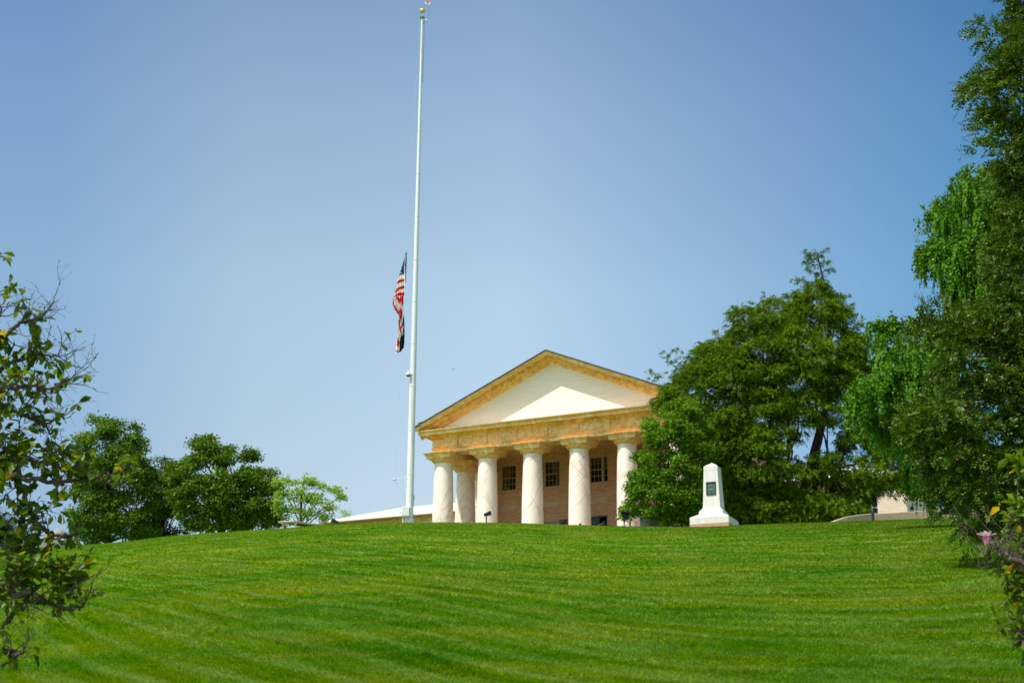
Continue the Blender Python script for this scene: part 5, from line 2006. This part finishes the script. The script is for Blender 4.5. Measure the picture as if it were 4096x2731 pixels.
def magnolia(name, label, trunk, limbs, dist, seed, yellow, flower=None, bare=()):
    """limbs: list of (points in view coords, leafiness, twigginess)"""
    r = np.random.default_rng(seed)
    b = np.array([trunk[0], trunk[1], float(ground(trunk[0], trunk[1])) - .1])
    t = thing(name, label, 'tree', b)
    m = MB(b)
    top = b + np.array([r.normal() * .1, .1, trunk[2]])
    tr = curve(b, top, 0, 10, seed)
    m.tube(tr, list(np.linspace(.085, .012, 10)), 12)
    P, A, Nn, L, tint = [], [], [], [], []

    def leafat(p, d, k):
        # rosette of k leaves at a twig end
        for q in range(k):
            a = unit(d * .6 + r.normal(size=3) * .75 + np.array([0, 0, -.12]))
            nn = unit(np.array([0, 0, 1.]) * .8 + r.normal(size=3) * .5)
            P.append(p + r.normal(size=3) * .006)
            A.append(a)
            Nn.append(nn)
            L.append(.070 * r.uniform(.5, 1.2))
            tint.append([r.uniform(), r.uniform(), float(r.uniform() < yellow) * r.uniform(.4, 1)])

    def twig(p, d, ln, rad, depth, leafy, twiggy):
        n = 5
        pts = [p.copy()]
        dd = d.copy()
        for i in range(n):
            dd = unit(dd + r.normal(size=3) * .22 + np.array([0, 0, .05]))
            pts.append(pts[-1] + dd * ln / n)
        m.tube(pts, list(np.linspace(rad, rad * .45, n + 1)), 5, caps=True)
        if depth > 0:
            for q in range(r.integers(2, 4)):
                i = r.integers(1, n + 1)
                e = unit(dd + r.normal(size=3) * .8)
                twig(pts[i], e, ln * r.uniform(.45, .75), rad * .55, depth - 1, leafy, twiggy)
        if r.uniform() < leafy:
            leafat(pts[-1], dd, r.integers(2, 5))
            if r.uniform() < .4:
                leafat(pts[2], dd, r.integers(1, 3))
        else:
            e = pts[-1]
            m.tube([e, e + dd * .008, e + dd * .022], [rad * .5, rad * .9, rad * .2], 5)

    for k, (pl, leafy, dens, dof) in enumerate(limbs):
        dd = dist + dof
        pts = [at(x, y, dd + r.normal() * .04) for x, y in pl]
        if pl[0][0] < 0 or pl[0][0] > 2352:
            j = min(tr, key=lambda q: abs(q[2] - (pts[0][2] - .15)))
            pts = [j] + pts
        seg = np.array(pts)
        n = 5 * len(seg)
        tt = np.linspace(0, len(seg) - 1, n)
        sm = np.stack([np.interp(tt, np.arange(len(seg)), seg[:, c]) for c in range(3)], 1)
        for _ in range(2):
            sm[1:-1] = (sm[:-2] + sm[1:-1] * 2 + sm[2:]) / 4
        sm[1:-1] += r.normal(size=sm[1:-1].shape) * .008
        r0 = .020 if len(pl) > 4 else .014
        m.tube(list(sm), list(np.linspace(r0, .0035, n)), 7)
        for q in range(max(3, int(dens * .48))):
            s_ = r.uniform(.12, 1.0) * (n - 1)
            i = min(int(s_), n - 2)
            p = sm[i] * (1 - s_ % 1) + sm[i + 1] * (s_ % 1)
            tg = unit(sm[i + 1] - sm[i])
            d = unit(tg * .5 + r.normal(size=3) * np.array([.8, .7, .8]) + np.array([0, 0, .12]))
            lf = leafy(s_ / (n - 1)) if callable(leafy) else leafy
            if lf < .2:
                for _ in range(2):
                    twig(p, unit(d + r.normal(size=3) * .4), r.uniform(.09, .2), .0030, 2 if r.uniform() < .5 else 1, lf, 1)
            else:
                twig(p, d, r.uniform(.06, .17), .0040, 1 if r.uniform() < .6 else 0, lf, 1)
        leafat(sm[-1], unit(sm[-1] - sm[-2]), 3 if (leafy(1) if callable(leafy) else leafy) > .3 else 0)
    # the rest of the crown, away from the view
    sx = -1. if trunk[0] < 0 else 1.
    for k in range(20):
        j = tr[int(r.integers(3, 10))]
        an = r.uniform(-1.25, 1.25)
        d = np.array([sx * math.cos(an), math.sin(an), r.uniform(-.1, .75)])
        e = j + d * r.uniform(.6, 1.25)
        pts = curve(j, e, .05, 8, seed + 700 + k)
        m.tube(pts, list(np.linspace(.022, .004, 8)), 6)
        for q in range(16):
            i = int(r.integers(2, 8))
            twig(pts[i].copy(), unit(d + r.normal(size=3) * .8), r.uniform(.1, .25), .004, 1, .95, 1)
    P, A, Nn = np.array(P), np.array(A), np.array(Nn)
    L, tint = np.array(L), np.array(tint, np.float32)
    V, T, tt_ = big_leaf(P, A, Nn, L, L * r.uniform(.42, .58, len(L)), r.uniform(.0, .35, len(L)), tint)
    me = raw_mesh('crown', V - b, T, tt_)
    o = put('crown', me, MAGN, t)
    me.polygons.foreach_set('use_smooth', np.ones(len(me.polygons), bool))
    m.build('trunk', M['twig'], t, True)
    if flower is not None:
        c = at(*flower, dist - .25) - b
        pm, nt, out = new_mat('magnolia_petal')
        a = nt.nodes.new('ShaderNodeAttribute')
        a.attribute_name = 'tint'
        sp = nt.nodes.new('ShaderNodeSeparateColor')
        nt.links.new(a.outputs['Color'], sp.inputs[0])
        col = mix(nt, sp.outputs[0], (.75, .28, .48), (.96, .86, .90))
        bb = N(nt, 'BsdfPrincipled', Roughness=.5)
        nt.links.new(col, bb.inputs['Base Color'])
        trn = nt.nodes.new('ShaderNodeBsdfTranslucent')
        nt.links.new(col, trn.inputs[0])
        ms = nt.nodes.new('ShaderNodeMixShader')
        ms.inputs[0].default_value = .4
        nt.links.new(bb.outputs[0], ms.inputs[1])
        nt.links.new(trn.outputs[0], ms.inputs[2])
        nt.links.new(ms.outputs[0], out.inputs[0])
        Vs, Ts, tn = [], [], []
        kk = 0
        for q in range(8):
            an = q * 2 * PI / 8 * 1.0 + r.uniform(-.2, .2)
            opn = .30 if q % 2 else .65
            dirv = np.array([math.cos(an) * opn, math.sin(an) * opn, 1.0])
            dirv /= np.linalg.norm(dirv)
            side = np.cross(dirv, [math.cos(an), math.sin(an), 0])
            side /= np.linalg.norm(side)
            outv = np.cross(side, dirv)
            Lp, Wp = .078, .036
            ring = []
            for j in range(7):
                s_ = j / 6
                wv = Wp * math.sin(PI * min(.97, .08 + s_ * .9)) ** .7
                cc = c + dirv * Lp * s_ + outv * (-.018 * math.sin(PI * s_) + (.012 * s_ * s_))
                for e in (-1, 0, 1):
                    Vs.append(cc + side * wv * .5 * e + outv * (.007 if e else 0) * (-1))
                    tn.append([s_ * (.9 if q % 2 else .6), 0, 0])
                if j:
                    base_ = kk + j * 3
                    for e in (0, 1):
                        Ts.append((base_ - 3 + e, base_ - 2 + e, base_ + 1 + e))
                        Ts.append((base_ - 3 + e, base_ + 1 + e, base_ + e))
            kk += 21
        me = raw_mesh('flower', np.array(Vs), np.array(Ts), np.array(tn))
        o = put('flower', me, pm, t)
        me.polygons.foreach_set('use_smooth', np.ones(len(me.polygons), bool))
        m2 = MB()
        m2.tube([c - np.array([.02, 0, .05]), c - np.array([0, 0, .01]), c + np.array([0, 0, .01])], [.004, .008, .006], 6)
        m2.build('flower_stalk', M['twig'], t, True)
    return t


magnolia('magnolia_tree', 'magnolia with large glossy leaves and bare twigs reaching in from the left edge', (-4.1, 7.6, 4.6), [
    ([(-60, 620), (-20, 600), (8, 590)], 1.0, 4, 0),
    ([(-90, 900), (-20, 800), (30, 752), (62, 738), (88, 736), (108, 712)], lambda s: .95 if s < .72 else .0, 36, 0),
    ([(-90, 900), (-20, 760), (0, 720), (12, 690)], 1.0, 26, .1),
    ([(-90, 980), (-20, 860), (30, 830), (70, 812), (110, 815), (140, 822)], lambda s: .9 if s < .72 else .12, 46, .1),
    ([(-90, 980), (-20, 900), (30, 885), (80, 890), (130, 888), (165, 868)], lambda s: .85 if s < .70 else .05, 50, -.1),
    ([(-90, 1000), (-20, 950), (30, 940), (70, 962), (110, 972), (140, 950)], lambda s: .75 if s < .7 else .12, 44, 0),
    ([(-90, 1000), (-20, 930), (10, 925), (35, 915)], 1.0, 24, .2),
    ([(-90, 1080), (-20, 1010), (10, 1000), (30, 1010)], 1.0, 20, 0),
    ([(-90, 1100), (-20, 1060), (50, 1055), (110, 1065), (150, 1080), (185, 1065)], .95, 64, 0),
    ([(-90, 1100), (-20, 1040), (40, 1040), (85, 1035), (130, 1040)], .95, 44, .1),
    ([(-90, 1120), (-20, 1085), (60, 1095), (120, 1110), (170, 1100), (215, 1095), (250, 1115), (283, 1108)], lambda s: .9 if s < .6 else .55, 62, -.1),
    ([(-90, 1100), (-20, 1070), (40, 1100), (63, 1148), (75, 1172), (83, 1200), (88, 1239), (68, 1258), (46, 1276), (37, 1319), (26, 1370), (12, 1430), (8, 1492)], lambda s: .85, 96, 0),
    ([(83, 1200), (105, 1215), (130, 1228), (155, 1230)], .95, 16, .02),
    ([(60, 1262), (30, 1262), (5, 1270)], .9, 16, 0),
    ([(37, 1319), (90, 1318), (130, 1335), (170, 1340), (200, 1330)], lambda s: .9 if s < .8 else .3, 46, -.05),
    ([(37, 1319), (60, 1290), (100, 1300), (140, 1310)], .9, 28, .05),
    ([(-60, 1360), (-10, 1350), (30, 1340), (60, 1345)], .95, 26, .05),
    ([(26, 1370), (80, 1360), (120, 1388), (150, 1396), (180, 1398), (196, 1386)], lambda s: .35 if s < .5 else .0, 20, 0),
    ([(12, 1430), (40, 1400), (60, 1395), (75, 1372)], .1, 14, 0),
    ([(8, 1492), (30, 1504), (48, 1500), (55, 1490)], .1, 6, 0),
], 8.0, 301, .05)

magnolia('magnolia_tree', 'magnolia with a pink flower and yellowing leaves at the right edge', (3.9, 7.6, 3.6), [
    ([(2420, 1330), (2345, 1290), (2310, 1272), (2280, 1278), (2262, 1270), (2240, 1252)], .0, 26, -.15),
    ([(2420, 1330), (2340, 1290), (2300, 1265), (2285, 1256), (2272, 1252)], .05, 12, -.25),
    ([(2420, 1300), (2350, 1220), (2330, 1190), (2310, 1180)], .9, 26, 0),
    ([(2420, 1300), (2350, 1250), (2325, 1235), (2305, 1225)], .85, 26, .05),
    ([(2420, 1350), (2350, 1300), (2325, 1300), (2298, 1305)], .9, 26, 0),
    ([(2420, 1400), (2350, 1345), (2330, 1340), (2310, 1345)], .95, 26, 0),
    ([(2420, 1400), (2360, 1380), (2335, 1375), (2315, 1385)], .95, 22, .05),
    ([(2420, 1480), (2360, 1450), (2335, 1445), (2315, 1448)], .8, 20, 0),
    ([(2420, 1500), (2370, 1480), (2345, 1482), (2325, 1475)], .7, 14, 0),
    ([(2420, 1150), (2370, 1110), (2350, 1095), (2340, 1075)], .9, 14, 0),
    ([(2420, 1170), (2370, 1160), (2352, 1150), (2335, 1160)], .85, 14, 0),
], 8.0, 401, .05, flower=(2268, 1252))

# ------------------------------------------------------------------ light and sky
sun_dir = Vector((-.960, -.643, 2.03)).normalized()       # towards the sun
el = math.asin(sun_dir.z)
azr = math.atan2(sun_dir.x, sun_dir.y)
L = bpy.data.lights.new('sun', 'SUN')
L.energy = 5.0
L.angle = math.radians(.53)
L.color = (1.0, .955, .89)
so = bpy.data.objects.new('sun', L)
C.objects.link(so)
so.rotation_euler = sun_dir.to_track_quat('Z', 'Y').to_euler()

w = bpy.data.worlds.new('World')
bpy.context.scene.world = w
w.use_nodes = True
nt = w.node_tree
nt.nodes.clear()
wo = nt.nodes.new('ShaderNodeOutputWorld')
bg = nt.nodes.new('ShaderNodeBackground')
sky = nt.nodes.new('ShaderNodeTexSky')
sky.sky_type = 'NISHITA'
sky.sun_disc = False
sky.sun_elevation = el
sky.sun_rotation = azr
sky.air_density = 1.0
sky.dust_density = 1.2
sky.ozone_density = 1.5
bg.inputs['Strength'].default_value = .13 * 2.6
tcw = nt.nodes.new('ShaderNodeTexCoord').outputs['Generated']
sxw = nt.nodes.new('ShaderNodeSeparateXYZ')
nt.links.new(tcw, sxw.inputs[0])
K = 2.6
Ez = ramp(nt, sxw.outputs[2], [(.0, (1.65 / K, 1.42 / K, 1.25 / K)), (.18, (1.86 / K, 1.60 / K, 1.36 / K)), (.33, (2.26 / K, 2.05 / K, 1.62 / K)), (.44, (2.02 / K, 1.88 / K, 1.58 / K)), (.52, (1.60 / K, 1.60 / K, 1.46 / K)), (.7, (1.1 / K, 1.15 / K, 1.15 / K)), (1., (1.0 / K, 1.0 / K, 1.0 / K))])  # overhead sky, out of view, dimmed to cut the ambient light
Xx = ramp(nt, mth(nt, 'MULTIPLY_ADD', sxw.outputs[0], .5, .5), [(.0, (.30, .40, .60)), (.35, (.57, .68, .80)), (.41, (.86, .885, .885)), (.5, (1.0, 1.0, 1.0)), (.605, (.53, .69, .83)), (.66, (.27, .55, .76)), (1., (.15, .35, .6))], 'LINEAR')  # lens vignetting at the sides is put into the sky colour
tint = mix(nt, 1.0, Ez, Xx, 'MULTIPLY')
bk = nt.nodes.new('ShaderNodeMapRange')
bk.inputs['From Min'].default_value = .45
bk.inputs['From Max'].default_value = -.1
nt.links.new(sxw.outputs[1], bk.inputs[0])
tint = mix(nt, bk.outputs[0], tint, (1.75 / K, 1.65 / K, 1.45 / K))  # unseen sky behind the camera brightened to fill the facades
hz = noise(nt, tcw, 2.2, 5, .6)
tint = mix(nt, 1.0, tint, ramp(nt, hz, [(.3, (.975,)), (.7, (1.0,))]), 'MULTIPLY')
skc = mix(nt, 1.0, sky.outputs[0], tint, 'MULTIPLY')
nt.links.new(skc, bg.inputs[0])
nt.links.new(bg.outputs[0], wo.inputs[0])

# ------------------------------------------------------------------ camera
cd = bpy.data.cameras.new('camera')
cam = bpy.data.objects.new('camera', cd)
C.objects.link(cam)
cd.sensor_width = 36
cd.lens = FPX / 4096 * 36
cd.clip_start = .1
cd.clip_end = 6000
cam.matrix_world = Matrix.Rotation(PI / 2 + TH, 4, 'X') @ Matrix.Rotation(RO, 4, 'Z')
cd.dof.use_dof = True
cd.dof.focus_distance = 16
cd.dof.aperture_fstop = 5.0
bpy.context.scene.camera = cam

sc = bpy.context.scene
sc.render.engine = 'CYCLES'
sc.view_settings.view_transform = 'Standard'
sc.view_settings.look = 'None'
sc.view_settings.exposure = 0
sc.cycles.use_denoising = True
sc.cycles.max_bounces = 8
sc.cycles.transparent_max_bounces = 8
